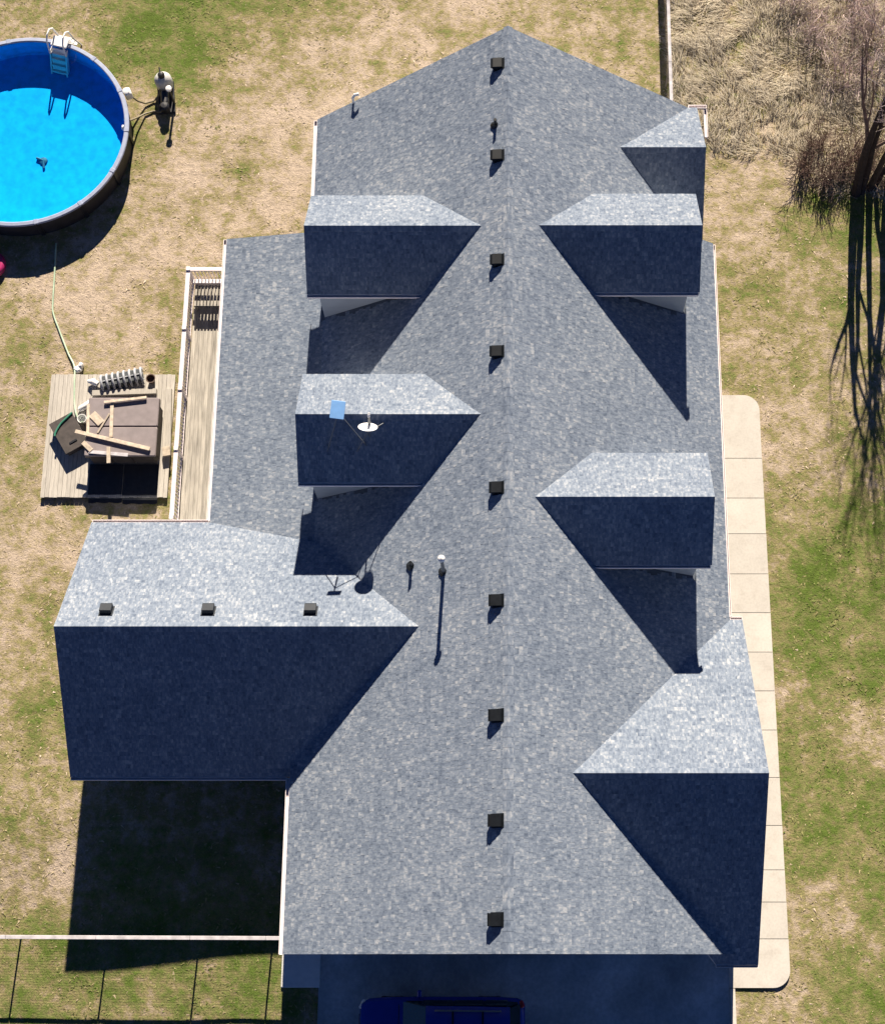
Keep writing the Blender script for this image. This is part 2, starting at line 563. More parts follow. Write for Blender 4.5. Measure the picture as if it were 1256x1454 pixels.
RIDGES = []   # key, A, B, pitch
plane('main_roof', [(0, 0.08), (0, 28.9), (-6.70, 28.25), (-6.70, 0.08)], lambda x, y: ZR + PM * x, (1, 0), PM)
plane('main_roof', [(0, 0.08), (7.05, 0.08), (7.05, 23.55), (0, 23.55)], lambda x, y: ZR - PM * x, (-1, 0), PM)
plane('main_roof', [(0, 23.55), (6.42, 23.55), (6.36, 28.55), (0, 28.9)], lambda x, y: ZR - PM * x, (-1, 0), PM)
RIDGES.append(('main_roof', (0, 0.08, ZR), (0, 28.88, ZR), PM))
plane('porch_roof', [(-6.05, 12.5), (-6.05, 23.72), (-9.69, 23.72), (-9.69, 12.5)], lambda x, y: 3.30 + 0.171 * (x + 6.17), (1, 0), 0.171)
def gable(key, yn, yr, ys, ze, zr, xo, xi, sclip=None):
    pn, ps = (zr - ze) / (yn - yr), (zr - ze) / (yr - ys)
    plane(key, [(xo, yn), (xi, yn), (xi, yr), (xo, yr)], lambda x, y: zr - pn * (y - yr), (0, -1), pn)
    plane(key, sclip or [(xo, yr), (xi, yr), (xi, ys), (xo, ys)], lambda x, y: zr - ps * (yr - y), (0, 1), ps)
    xm = (ZR - zr) / PM * (1 if xo > 0 else -1)
    RIDGES.append((key, (xo, yr, zr), (xm, yr, zr), pn))
GAB = {}
def addgab(key, yn, yr, ys, ze, zr, xo, xi, sclip=None):
    GAB.setdefault(key, []).append((yn, yr, ys, ze, zr, xo, xi))
    gable(key, yn, yr, ys, ze, zr, xo, xi, sclip)
addgab('wing_roof', 13.53, 9.44, 5.34, 2.70, 5.66, -13.53, -2.5)
addgab('front_roof', 10.30, 5.04, -0.22, 2.70, 6.20, 7.46, 1.7, [(1.75, 5.04), (7.46, 5.04), (7.46, -0.22), (6.2, -0.22)])
addgab('bay_roof', 28.56, 25.97, 23.38, 3.20, 4.93, 6.62, 3.7)
DORM = [('dormer_roof', 23.80, 22.04, 20.28, 5.60, 6.88, -6.42, -0.75), ('dormer_roof', 17.50, 15.72, 13.93, 5.70, 6.89, -6.43, -0.8),
        ('dormer_roof', 23.86, 22.10, 20.35, 5.60, 6.79, 6.12, 0.9), ('dormer_roof', 14.88, 13.10, 11.32, 5.72, 6.905, 6.14, 0.9)]
for i, (kk, *a) in enumerate(DORM):
    addgab('dormer%d' % i, *a)

def inside(poly, x, y, m=0.0):
    n = len(poly)
    for i in range(n):
        ax, ay = poly[i]; bx, by = poly[(i + 1) % n]
        L = math.hypot(bx - ax, by - ay)
        if ((bx - ax) * (y - ay) - (by - ay) * (x - ax)) / L < m:
            return False
    return True

# roof decks: one mesh per roof, dark on top, white soffit and edges below
roofs = {}
keys = []
for P in PLANES:
    if P['key'] not in keys:
        keys.append(P['key'])
for kk in keys:
    mb = MB()
    for P in PLANES:
        if P['key'] != kk:
            continue
        poly, zf = P['poly'], P['zf']
        n = len(poly)
        top = [(x, y, zf(x, y) - 0.004) for x, y in poly]
        bot = [(x, y, zf(x, y) - 0.13) for x, y in poly]
        mb.add(top, [tuple(range(n))], 1)
        mb.add(top + bot, [tuple(range(2 * n - 1, n - 1, -1))] + [(i, n + i, n + (i + 1) % n, (i + 1) % n) for i in range(n)], 0)
    nm = 'dormer_roof' if kk.startswith('dormer') else kk
    roofs[kk] = part(nm, mb, [M['trim'], M['under']], house)

# shingles
def clip_rect(poly, u0, u1, v0, v1):
    def cut(pts, ax, val, keep_greater):
        out = []
        for i in range(len(pts)):
            a, b = pts[i], pts[(i + 1) % len(pts)]
            ia = (a[ax] >= val) if keep_greater else (a[ax] <= val)
            ib = (b[ax] >= val) if keep_greater else (b[ax] <= val)
            if ia:
                out.append(a)
            if ia != ib:
                t = (val - a[ax]) / (b[ax] - a[ax])
                out.append((a[0] + t * (b[0] - a[0]), a[1] + t * (b[1] - a[1])))
        return out
    for ax, val, kg in ((0, u0, True), (0, u1, False), (1, v0, True), (1, v1, False)):
        if len(poly) < 3:
            return []
        poly = cut(poly, ax, val, kg)
    return poly

EXPO = 0.145
tabs = []
for P in PLANES:
    up = Vector((P['up'][0], P['up'][1], P['pitch'])).normalized()
    side = Vector((P['up'][1], -P['up'][0], 0))       # along the eave
    nrm = side.cross(up)
    if nrm.z < 0:
        side = -side
        nrm = side.cross(up)
    x0, y0 = P['poly'][0]
    O = Vector((x0, y0, P['zf'](x0, y0)))
    uv = []
    for (x, y) in P['poly']:
        d = Vector((x, y, P['zf'](x, y))) - O
        uv.append((d.dot(side), d.dot(up)))
    umin, umax = min(q[0] for q in uv), max(q[0] for q in uv)
    vmin, vmax = min(q[1] for q in uv), max(q[1] for q in uv)
    v = vmin
    others = [Q for Q in PLANES if Q is not P]
    while v < vmax:
        u = umin - random.uniform(0, 0.3)
        while u < umax:
            w = random.choice((0.11, 0.14, 0.17, 0.21, 0.26))
            c = O + side * (u + w / 2) + up * (v + EXPO / 2)
            hide = False
            for Q in others:
                if inside(Q['poly'], c.x, c.y, 0.12) and Q['zf'](c.x, c.y) > c.z + 0.15:
                    hide = True
                    break
            if not hide:
                pl = clip_rect(uv, u, u + w - 0.004, v, v + EXPO + 0.02)
                if len(pl) >= 3:
                    thick = random.random() < 0.42
                    lift = 0.006 + (0.005 if thick else 0.0) + random.uniform(0, 0.002)
                    rnd = min(1, max(0, random.gauss(0.62 if thick else 0.38, 0.24)))
                    n = len(pl)
                    tp, bt = [], []
                    for (a, b) in pl:
                        h = lift + (0.003 - lift) * (b - v) / (EXPO + 0.02)
                        tp.append(O + side * a + up * b + nrm * h)
                        bt.append(O + side * a + up * b - nrm * 0.002)
                    suv = [(a + hash(P['key']) % 7 * 0, b, rnd * 40) for a, b in pl]
                    full = n == 4
                    tabs.append((P['key'], c, tp, bt, suv, rnd, full))
            u += w
        v += EXPO
def tab_mesh(name, lst, org):
    V, F, S, Rn = [], [], [], []
    for (_, _, tp, bt, suv, rnd, _) in lst:
        o = len(V); n = len(tp)
        V += [tuple(q - org) for q in tp] + [tuple(q - org) for q in bt]
        S += suv + suv
        Rn += [rnd] * (2 * n)
        F.append(tuple(range(o, o + n)))
        F += [(o + i, o + n + i, o + n + (i + 1) % n, o + (i + 1) % n) for i in range(n)]
    me = bpy.data.meshes.new(name)
    me.from_pydata(V, [], F)
    me.materials.append(M['shingle'])
    a = me.attributes.new('rnd', 'FLOAT', 'POINT')
    a.data.foreach_set('value', np.array(Rn, np.float32))
    a = me.attributes.new('suv', 'FLOAT_VECTOR', 'POINT')
    a.data.foreach_set('vector', np.array(S, np.float32).reshape(-1))
    return me
mains = [i for i, t in enumerate(tabs) if t[0] == 'main_roof' and t[6] and abs(t[1].x) > 0.25 and t[1].y > 0.2]
mains.sort(key=lambda i: (tabs[i][1] - Vector((0, 0, CAM_H))).length - 8 * (len(tabs[i][2]) and (tabs[i][2][0] - tabs[i][2][1]).length))
single = set(mains[:300])
horg = ORIGIN[house.name]
so = bpy.data.objects.new('shingles', tab_mesh('shingles', [t for i, t in enumerate(tabs) if i not in single], horg))
COL.objects.link(so)
so.parent = house
so['kind'] = 'stuff'
for i in sorted(single):
    c = tabs[i][1]
    o = bpy.data.objects.new('shingle', tab_mesh('shingle', [tabs[i]], c))
    COL.objects.link(o)
    o.parent = roofs['main_roof']
    o.location = c - ORIGIN[roofs['main_roof'].name]

# ridge caps
for (kk, A, B, pt) in RIDGES:
    A, B = Vector(A), Vector(B)
    d = B - A
    L = d.length
    n = max(1, int(L / 0.29))
    st = L / n
    w = 0.15
    m = MB()
    e = 0.05
    prof = [(-w, -w * pt), (0, 0.0), (w, -w * pt)]
    tp = [(x, y, z + 0.017 + (0.005 if x < 0.1 else 0)) for x in (0, st + e) for (y, z) in prof]
    bt = [(x, y, z + 0.004) for x in (0, st + e) for (y, z) in prof]
    m.add(tp + bt, [(0, 3, 4, 1), (1, 4, 5, 2), (0, 1, 7, 6), (1, 2, 8, 7), (0, 6, 9, 3), (2, 5, 11, 8), (3, 9, 10, 4), (4, 10, 11, 5)])
    me = m.mesh('ridge_cap', M['cap'])
    ang = math.atan2(d.y, d.x)
    for i in range(n):
        inst('ridge_cap', me, roofs[kk], A + d * (i / n), (0, random.uniform(-0.004, 0.004), ang))

# walls
def gable_wall(name, yn, yr, ys, ze, zr, xa, xb, z0, inset=0.3):
    p_ = (zr - ze) / (yn - yr)
    zc = ze + p_ * inset - 0.14
    poly = [(ys + inset, z0), (yn - inset, z0), (yn - inset, zc), (yr, zr - 0.16), (ys + inset, zc)]
    mb = MB().prism(poly, lambda q: (xa, q[0], q[1]), lambda q: (xb, q[0], q[1]))
    return part(name, mb, M['siding'], house)
zc = zmain(6.7) - 0.15
poly = [(-6.38, -0.1), (6.7, -0.1), (6.7, zc), (0, ZR - 0.16), (-6.38, zmain(6.38) - 0.15)]
part('wall', MB().prism(poly, lambda q: (q[0], 0.5, q[1]), lambda q: (q[0], 23.2, q[1])), M['siding'], house)
poly = [(-6.38, -0.1), (6.1, -0.1), (6.1, zmain(6.1) - 0.15), (0, ZR - 0.16), (-6.38, zmain(6.38) - 0.15)]
part('wall', MB().prism(poly, lambda q: (q[0], 23.2, q[1]), lambda q: (q[0], 28.0, q[1])), M['siding'], house)
gable_wall('wall', *GAB['wing_roof'][0][:5], -13.15, -6.38, -0.6)
gable_wall('wall', *GAB['front_roof'][0][:5], 6.70, 7.12, -0.1)
gable_wall('wall', *GAB['bay_roof'][0][:5], 6.1, 6.34, -0.1)
for i in range(4):
    g_ = GAB['dormer%d' % i][0]
    s_ = 1 if g_[5] > 0 else -1
    gable_wall('dormer_wall', *g_[:5], s_ * 2.2, g_[5] - s_ * 0.30, 2.5, 0.22)

# gutters: open channels along the eaves
def gutter(a, b, out, w=0.12, h=0.10):
    a, b, out = Vector(a), Vector(b), Vector(out)
    d = (b - a).normalized()
    L = (b - a).length
    mid = (a + b) / 2
    Rm = Matrix((d, out, Vector((0, 0, 1)))).transposed()
    mb = MB()
    for (o1, z1, s1, s2) in ((0.008, -h / 2, 0.016, h), (w / 2, -h + 0.008, w - 0.034, 0.016), (w - 0.010, -h / 2 + 0.006, 0.020, h + 0.012)):
        cc = mid + out * o1 + Vector((0, 0, z1))
        mb.box(cc, (L, s1, s2), Rm)
    for t in (-1, 1):
        mb.box(mid + d * t * (L / 2 + 0.009) + out * w / 2 + Vector((0, 0, -h / 2)), (0.016, w, h), Rm)
    return part('gutter', mb, M['gutter'], house)
zl = zmain(6.70) - 0.03
gutter((-6.705, 0.08, zl), (-6.705, 5.25, zl), (-1, 0, 0))
gutter((-6.705, 24.05, zl), (-6.705, 28.2, zl), (-1, 0, 0))
zp = 3.30 + 0.171 * (-9.69 + 6.17) - 0.03
gutter((-9.695, 13.62, zp), (-9.695, 23.7, zp), (-1, 0, 0), 0.11)
zr_ = zmain(7.05) - 0.03
gutter((7.055, 10.42, zr_), (7.055, 23.5, zr_), (1, 0, 0), 0.075)
gutter((-13.5, 5.335, 2.67), (-6.85, 5.335, 2.67), (0, -1, 0), 0.10)
gutter((-13.5, 13.535, 2.67), (-9.75, 13.535, 2.67), (0, 1, 0), 0.10)
gutter((6.22, -0.225, 2.67), (7.45, -0.225, 2.67), (0, -1, 0), 0.08)
gutter((7.10, 10.305, 2.67), (7.45, 10.305, 2.67), (0, 1, 0), 0.10)
gutter((6.34, 28.565, 3.17), (6.95, 28.565, 3.17), (0, 1, 0), 0.12)
gutter((6.86, 27.45, 3.14), (6.86, 28.52, 3.14), (1, 0, 0), 0.12)
for i in range(4):
    yn, yr, ys, ze, zr2, xo, xi = GAB['dormer%d' % i][0]
    xe = (ZR - ze) / PM * (1 if xo > 0 else -1)
    a_, b_ = sorted((xo, xe))
    gutter((a_ + 0.02, ys - 0.005, ze - 0.03), (b_ - 0.06, ys - 0.005, ze - 0.03), (0, -1, 0), 0.09, 0.09)
# rake boards on the gable ends
def rake(a, b, out):
    a, b, out = Vector(a), Vector(b), Vector(out)
    d = b - a
    o_ = out * -0.03
    n_ = Vector((0, 0, -1))
    q = []
    for t in (-0.012, 0.012):
        q += [a + o_ + out * t + n_ * 0.133, b + o_ + out * t + n_ * 0.133, b + o_ + out * t + n_ * 0.25, a + o_ + out * t + n_ * 0.25]
    mb = MB().add(q, [(0, 1, 2, 3), (7, 6, 5, 4), (0, 4, 5, 1), (1, 5, 6, 2), (2, 6, 7, 3), (3, 7, 4, 0)])
    part('rake_board', mb, M['trim'], house)
for kk in GAB:
    yn, yr, ys, ze, zr2, xo, xi = GAB[kk][0]
    s_ = 1 if xo > 0 else -1
    rake((xo, yr, zr2), (xo, yn, ze), (s_, 0, 0))
    rake((xo, yr, zr2), (xo, ys, ze), (s_, 0, 0))
rake((0, 28.9, ZR), (-6.70, 28.25, zmain(6.7)), (0, 1, 0))
rake((0, 28.9, ZR), (6.36, 28.55, zmain(6.36)), (0, 1, 0))
rake((0, 0.08, ZR), (-6.70, 0.08, zmain(6.7)), (0, -1, 0))
rake((0, 0.08, ZR), (6.2, 0.08, zmain(6.2)), (0, -1, 0))
rake((-6.42, 23.72, 3.30 - 0.171 * 0.25), (-9.69, 23.72, 3.30 - 0.171 * 3.52), (0, 1, 0))

# roof vents: slant-back hoods; local +x runs down the slope
vm = MB()
vm.box((0, 0, 0.012), (0.50, 0.46, 0.012))
prof = [(-0.19, 0.018), (0.19, 0.018), (0.19, 0.23), (0.10, 0.25), (-0.17, 0.11), (-0.19, 0.09)]
vm.prism(prof, lambda q: (q[0], -0.195, q[1]), lambda q: (q[0], 0.195, q[1]))
vm.box((0.195, 0, 0.235), (0.02, 0.41, 0.03))
vm.v = [(a * 0.86, b * 0.86, c * 0.92) for a, b, c in vm.v]
vme = vm.mesh('roof_vent', M['black_metal'])
for y in (27.60, 24.27, 20.64, 17.58, 13.25, 9.84, 6.52, 3.61, 0.97):
    v_ = inst('roof_vent', vme, house, (-0.29, y, zmain(0.29) + 0.012), (0, -math.atan(PM), math.pi))
    v_.rotation_euler = Matrix.Rotation(math.pi, 4, 'Z').to_3x3().to_4x4().to_euler()
    v_.rotation_euler = (Matrix.Rotation(math.pi, 3, 'Z') @ Matrix.Rotation(math.atan(PM), 3, 'Y')).to_euler()
wm = MB()
wm.box((0, 0, 0.012), (0.42, 0.42, 0.012))
wm.prism([(-0.15, 0.018), (0.15, 0.018), (0.15, 0.19), (0.09, 0.21), (-0.15, 0.17)], lambda q: (q[0], -0.175, q[1]), lambda q: (q[0], 0.175, q[1]))
wme = wm.mesh('roof_vent', simple('vent_grey', (0.024, 0.030, 0.040), 0.6, var=0.1, spec=0.2))
wp = (5.66 - 2.70) / 4.09
for x in (-12.10, -9.03, -5.95):
    v_ = inst('roof_vent', wme, house, (x, 10.0, 5.66 - wp * 0.56 + 0.012))
    v_.rotation_euler = (Matrix.Rotation(math.pi / 2, 3, 'Z') @ Matrix.Rotation(math.atan(wp), 3, 'Y')).to_euler()
# pipes through the roof
def stack(x, y, h, r, mat, capmat=None, flash=True, zb=None, lean=(0, 0)):
    z = zmain(x) if zb is None else zb
    mb = MB().tube([(x, y, z - 0.1), (x + lean[0], y + lean[1], z + h)], r, 10)
    o = part('vent_pipe', mb, mat, house, True)
    if flash:
        mb = MB().lathe([(0.16, -0.03), (0.10, 0.05), (r + 0.01, 0.12)], (x, y, z), 14)
        part('flashing', mb, M['black_metal'], o)
    if capmat:
        mb = MB().lathe([(r + .004, h - 0.02), (r + 0.05, h), (r + 0.055, h + 0.05), (r + 0.02, h + 0.10), (0.005, h + 0.12)], (x + lean[0], y + lean[1], z), 14)
        part('pipe_cap', mb, capmat, o, True)
stack(-1.92, 11.0, 1.45, 0.055, M['grey_metal'], M['white_plastic'])
stack(-2.93, 11.35, 0.42, 0.05, M['black_metal'])
stack(-0.41, 25.45, 0.34, 0.05, M['black_metal'])
mb = MB().tube([(-5.35, 28.32, 3.5), (-5.35, 28.36, 4.12)], 0.04, 10).tube([(-5.35, 28.36, 4.12), (-5.27, 28.40, 4.26), (-5.12, 28.42, 4.28)], 0.055, 10)
part('service_mast', mb, M['white_plastic'], house, True)

# ------------------------------------------------------------------ satellite dishes
def dish(name, label, c, foot_z, nrm, rad, mat, legs, lnb_len, flat=False):
    c = Vector(c)
    t = thing(name, label, 'satellite dish', (c.x, c.y, foot_z), 'dishes on the dormer')
    n = Vector(nrm).normalized()
    q = n.to_track_quat('Z', 'Y').to_matrix()
    prof = []
    for i in range(7):
        r = rad * i / 6 + 0.002
        prof.append((r, 0.10 * (r / rad) ** 2 * rad / 0.25 * 0.6))
    back = [(r, z - 0.018) for r, z in prof[::-1]]
    mb = MB().lathe(prof + back, c, 28, closed=True, rot=q @ Matrix.Diagonal((1.0, 1.12, 1.0)))
    if flat:
        xa_ = Vector((1, -0.12, 0)); xa_ = (xa_ - n * xa_.dot(n)).normalized()
        q = Matrix((xa_, n.cross(xa_), n)).transposed()
        mb = MB().box(c, (0.42, 0.54, 0.03), q, bevel=0.012).box(c - n * 0.04, (0.12, 0.16, 0.06), q)
    part('reflector', mb, mat, t, not flat)
    low = c + q @ Vector((0, -rad * 1.05, 0.03))
    tip = c + n * lnb_len + q @ Vector((0, -rad * 0.45, 0))
    if not flat:
        part('feed_arm', MB().tube([low, low + (tip - low) * 0.7 + n * 0.02, tip], [0.05, 0.04, 0.03], 8), M['white_plastic'] if rad < .27 else M['grey_metal'], t, True)
    d = (c - tip).normalized()
    if not flat:
        part('receiver', MB().tube([tip - d * 0.06, tip, tip + d * 0.05, tip + d * 0.09], [0.035, 0.045, 0.05, 0.03], 10), M['white_plastic'], t, True)
    base = Vector((c.x, c.y, foot_z))
    piv = c - n * 0.05
    part('mast', MB().tube([base, Vector((piv.x, piv.y, piv.z - 0.25)), piv], 0.027, 10), M['grey_metal'], t, True)
    for (dx, dy, z) in legs:
        part('strut', MB().tube([Vector((c.x + dx, c.y + dy, z)), base.lerp(piv, 0.75)], 0.018, 8), M['grey_metal'], t, True)
pd = (6.89 - 5.70) / 1.78
def zd2(y):
    return 6.89 - pd * abs(y - 15.72)
dish('satellite_dish', 'square pale blue satellite dish on struts astride the dormer ridge', (-5.05, 15.55, 7.72), zd2(15.72), (0.10, -0.22, 0.97), 0.25, M['dish_blue'],
     ((0.75, -0.65, zd2(14.9)), (-0.45, -0.8, zd2(14.75))), 0.10, True)
dish('satellite_dish', 'white satellite dish seen edge-on beside the pale blue one', (-4.20, 15.15, 7.15), zd2(15.15), (0.08, 0.74, 0.67), 0.29, M['white_plastic'],
     ((0.45, 0.35, zd2(15.5)), (-0.4, -0.4, zd2(14.75))), 0.42)

# ------------------------------------------------------------------ pool
PC = Vector((-17.66, 28.79, 0))
PR, PZ = 3.82, 1.30
pool = thing('swimming_pool', 'round above-ground pool with bright blue water and dark wall', 'pool', PC)
N = 96
part('pool_wall', MB().lathe([(PR, -0.03), (PR, PZ - 0.02)], PC, N), M['dark_wall'], pool, True)
mb = MB().lathe([(PR - 0.02, PZ - 0.02), (PR - 0.025, 0.52), (PR - 0.08, 0.46), (PR - 0.5, 0.45), (0.01, 0.44)], PC, N)
part('liner', mb, M['liner'], pool, True)
mb = MB().lathe([(0.01, 1.16), (PR - 0.022, 1.16)], PC, N)
part('water', mb, M['water'], pool, True)
nseg = 14
for i in range(nseg):
    a0, a1 = 2 * math.pi * i / nseg + 0.006, 2 * math.pi * (i + 1) / nseg - 0.006
    pts = [a0 + (a1 - a0) * j / 8 for j in range(9)]
    sec = [(PR - 0.075, PZ - 0.03), (PR - 0.075, PZ + 0.012), (PR - 0.05, PZ + 0.028), (PR + 0.07, PZ + 0.022), (PR + 0.095, PZ), (PR + 0.095, PZ - 0.05), (PR + 0.01, PZ - 0.05)]
    V = [(PC.x + r * math.cos(w), PC.y + r * math.sin(w), z) for w in pts for (r, z) in sec]
    m = len(sec)
    F = [(j * m + s, j * m + (s + 1) % m, (j + 1) * m + (s + 1) % m, (j + 1) * m + s) for j in range(8) for s in range(m)]
    F += [tuple(range(m)), tuple(range(8 * m + m - 1, 8 * m - 1, -1))]
    part('top_rail', MB().add(V, F), M['rail'], pool)
um = MB().box((0, 0, 0.62), (0.06, 0.15, 1.25), bevel=0.015).mesh('upright', M['black_plastic'])
cm = MB().box((0, 0, 0), (0.19, 0.16, 0.05), bevel=0.02).mesh('rail_cover', M['rail'])
for i in range(nseg):
    w = 2 * math.pi * i / nseg
    inst('upright', um, pool, (PC.x + (PR + 0.035) * math.cos(w), PC.y + (PR + 0.035) * math.sin(w), 0), (0, 0, w))
    inst('rail_cover', cm, pool, (PC.x + (PR + 0.01) * math.cos(w), PC.y + (PR + 0.01) * math.sin(w), PZ + 0.016), (0, 0, w))
def on_rim(px, py):
    return Vector((px, py, 0))
mb = MB().box((-13.93, 30.42, 1.12), (0.26, 0.30, 0.36), rotz(0.4), bevel=0.03)
sk = part('skimmer', mb, M['white_plastic'], pool)
part('skimmer_lid', MB().lathe([(0.13, 1.30), (0.13, 1.335), (0.10, 1.35), (0.005, 1.355)], (-13.96, 30.42, 0), 16), M['white_plastic'], sk, True)
q = Matrix.Rotation(math.pi / 2, 3, 'Y')
part('return_fitting', MB().lathe([(0.10, 0.0), (0.10, 0.06), (0.05, 0.09), (0.005, 0.09)], (-13.95, 28.95, 1.20), 14, rot=Matrix.Rotation(-math.pi / 2, 3, 'Y')), M['white_plastic'], pool, True)
part('return_fitting', MB().lathe([(0.08, 0.0), (0.08, 0.05), (0.04, 0.07), (0.005, 0.07)], (-13.98, 29.42, 1.02), 14, rot=Matrix.Rotation(-math.pi / 2, 3, 'Y')), M['white_plastic'], pool, True)
mb = MB().lathe([(0.16, 0.455), (0.14, 0.50), (0.05, 0.53), (0.005, 0.53)], (-17.05, 28.0, 0), 12)
mb.tube([(-17.05, 28.0, 0.5), (-17.30, 28.10, 0.50)], 0.05, 8).tube([(-17.05, 28.0, 0.5), (-17.0, 27.68, 0.48)], 0.05, 8)
solo('pool_cleaner', mb, simple('cleaner_blue', (0.02, 0.10, 0.20), 0.6), 'small dark cleaner resting on the bright blue pool floor', 'pool cleaner', (-17.05, 28.0, 0.455), smooth=True)

# ladder: white deck over the rim, treads below the water, hand rails, outside steps
lad = thing('pool_ladder', 'white resin pool ladder standing over the far pool rim', 'ladder', (-16.55, 32.3, 0))
lx, ly = -16.55, 32.45
part('platform', MB().box((lx, ly, 1.40), (0.62, 0.42, 0.07), rotz(-0.25), bevel=0.02), M['white_plastic'], lad)
ax = Vector((0.25, 0.97, 0)).normalized()
sx = Vector((ax.y, -ax.x, 0))
for j in range(4):
    p_ = Vector((lx, ly, 0)) - ax * (0.34 + 0.13 * j)
    part('tread', MB().box((p_.x, p_.y, 1.20 - 0.20 * j), (0.56, 0.15, 0.045), rotz(-0.25)), M['white_plastic'], lad)
    p_ = Vector((lx, ly, 0)) + ax * (0.34 + 0.11 * j)
    part('tread', MB().box((p_.x, p_.y, 1.15 - 0.29 * j), (0.50, 0.14, 0.045), rotz(-0.25)), M['white_plastic'], lad)
B0 = Vector((lx, ly, 0))
q_ = [B0 + sx * 0.27 * a + ax * b + Vector((0, 0, z)) for (a, b, z) in ((-1, -0.80, 0.50), (1, -0.80, 0.50), (1, -0.26, 1.30), (-1, -0.26, 1.30))]
q_ += [p_ + ax * 0.02 for p_ in q_]
part('riser_panel', MB().add(q_, [(3, 2, 1, 0), (4, 5, 6, 7), (0, 1, 5, 4), (1, 2, 6, 5), (2, 3, 7, 6), (3, 0, 4, 7)]), M['white_plastic'], lad)
for s_ in (-1, 1):
    o_ = sx * 0.31 * s_
    B = Vector((lx, ly, 0)) + o_
    pts = [B - ax * 0.85 + Vector((0, 0, 0.47)), B - ax * 0.42 + Vector((0, 0, 1.15)), B - ax * 0.30 + Vector((0, 0, 1.75)), B - ax * 0.12 + Vector((0, 0, 1.92)),
           B + ax * 0.12 + Vector((0, 0, 1.92)), B + ax * 0.30 + Vector((0, 0, 1.72)), B + ax * 0.42 + Vector((0, 0, 1.1)), B + ax * 0.80 + Vector((0, 0, 0.0))]
    part('hand_rail', MB().tube(pts, 0.032, 10), M['white_plastic'], lad, True)
    part('side_panel', MB().add([tuple(B - ax * 0.36 + Vector((0, 0, 1.28))), tuple(B - ax * 0.80 + Vector((0, 0, 0.50))), tuple(B - ax * 0.62 + Vector((0, 0, 0.50))), tuple(B - ax * 0.18 + Vector((0, 0, 1.28)))] +
         [tuple(B + sx * 0.02 - ax * 0.36 + Vector((0, 0, 1.28))), tuple(B + sx * 0.02 - ax * 0.80 + Vector((0, 0, 0.50))), tuple(B + sx * 0.02 - ax * 0.62 + Vector((0, 0, 0.50))), tuple(B + sx * 0.02 - ax * 0.18 + Vector((0, 0, 1.28)))],
         [(0, 1, 2, 3), (7, 6, 5, 4), (0, 4, 5, 1), (1, 5, 6, 2), (2, 6, 7, 3), (3, 7, 4, 0)]), M['white_plastic'], lad)

# the pool stands a little lower than the drawing height used above
for o in (pool, lad, bpy.data.objects['pool_cleaner']):
    o.location = o.location + Vector((-0.14, 0.24, -0.35))

# filter and pump
fl = thing('pool_filter', 'black pool pump and sand filter standing on the grass beside the pool', 'pool filter', (-12.85, 31.0, 0))
part('base', MB().box((-12.83, 30.95, 0.05), (0.62, 1.35, 0.10), rotz(0.12), bevel=0.02), M['black_plastic'], fl)
part('tank', MB().lathe([(0.20, 0.10), (0.30, 0.18), (0.33, 0.40), (0.32, 0.60), (0.24, 0.74), (0.10, 0.80), (0.01, 0.81)], (-12.88, 31.40, 0), 20), simple('pale_tank', (0.55, 0.55, 0.53), 0.5, var=0.06), fl, True)
part('valve', MB().lathe([(0.12, 0.78), (0.13, 0.90), (0.08, 0.97), (0.01, 0.98)], (-12.88, 31.40, 0), 14).tube([(-12.90, 31.40, 0.93), (-12.95, 31.66, 0.96)], 0.028, 8), M['black_plastic'], fl, True)
part('pump_motor', MB().tube([(-12.84, 31.02, 0.30), (-12.84, 31.0, 0.30), (-12.80, 30.55, 0.30), (-12.80, 30.52, 0.30)], [0.10, 0.16, 0.16, 0.11], 14), M['black_plastic'], fl, True)
part('strainer_pot', MB().lathe([(0.15, 0.10), (0.16, 0.42), (0.18, 0.45), (0.12, 0.52), (0.01, 0.53)], (-12.78, 30.36, 0), 16), M['black_plastic'], fl, True)
part('stand_pipe', MB().tube([(-12.52, 30.72, 0.02), (-12.52, 30.72, 0.95)], 0.045, 10), M['black_plastic'], fl, True)
part('pipe_cap', MB().lathe([(0.06, 0.93), (0.11, 0.97), (0.11, 1.06), (0.05, 1.09), (0.004, 1.09)], (-12.52, 30.72, 0), 14), M['white_plastic'], fl, True)
for (lab, pts) in (('tan hose running from the pool skimmer to the filter tank', [(-14.0, 30.65, 0.66), (-13.82, 30.62, 0.35), (-13.6, 30.68, 0.10), (-13.3, 30.80, 0.06), (-13.05, 30.98, 0.2), (-12.98, 31.2, 0.5), (-12.95, 31.38, 0.88)]),
                   ('tan hose lying nearest the house between pool and pump', [(-13.96, 29.60, 0.66), (-13.80, 29.95, 0.30), (-13.58, 30.25, 0.08), (-13.25, 30.38, 0.05), (-13.0, 30.30, 0.10), (-12.86, 30.34, 0.22)])):
    solo('pool_hose', MB().tube(pts, 0.035, 8), M['hose_tan'], lab, 'hose', pts[3], 'pool hoses', True)
mb = MB()
for i in range(28):
    pass
tor = []
n1, n2 = 24, 10
V, F = [], []
for i in range(n1):
    for j in range(n2):
        a, b = 2 * math.pi * i / n1, 2 * math.pi * j / n2
        r = 0.42 + 0.15 * math.cos(b)
        V.append((-18.72 + r * math.cos(a), 23.98 + r * math.sin(a), 0.15 + 0.15 * math.sin(b)))
        F.append((i * n2 + j, ((i + 1) % n1) * n2 + j, ((i + 1) % n1) * n2 + (j + 1) % n2, i * n2 + (j + 1) % n2))
solo('pool_float', MB().add(V, F), M['pink'], 'pink inflatable ring on the grass in the pool shadow', 'pool float', (-18.72, 23.95, 0), smooth=True)

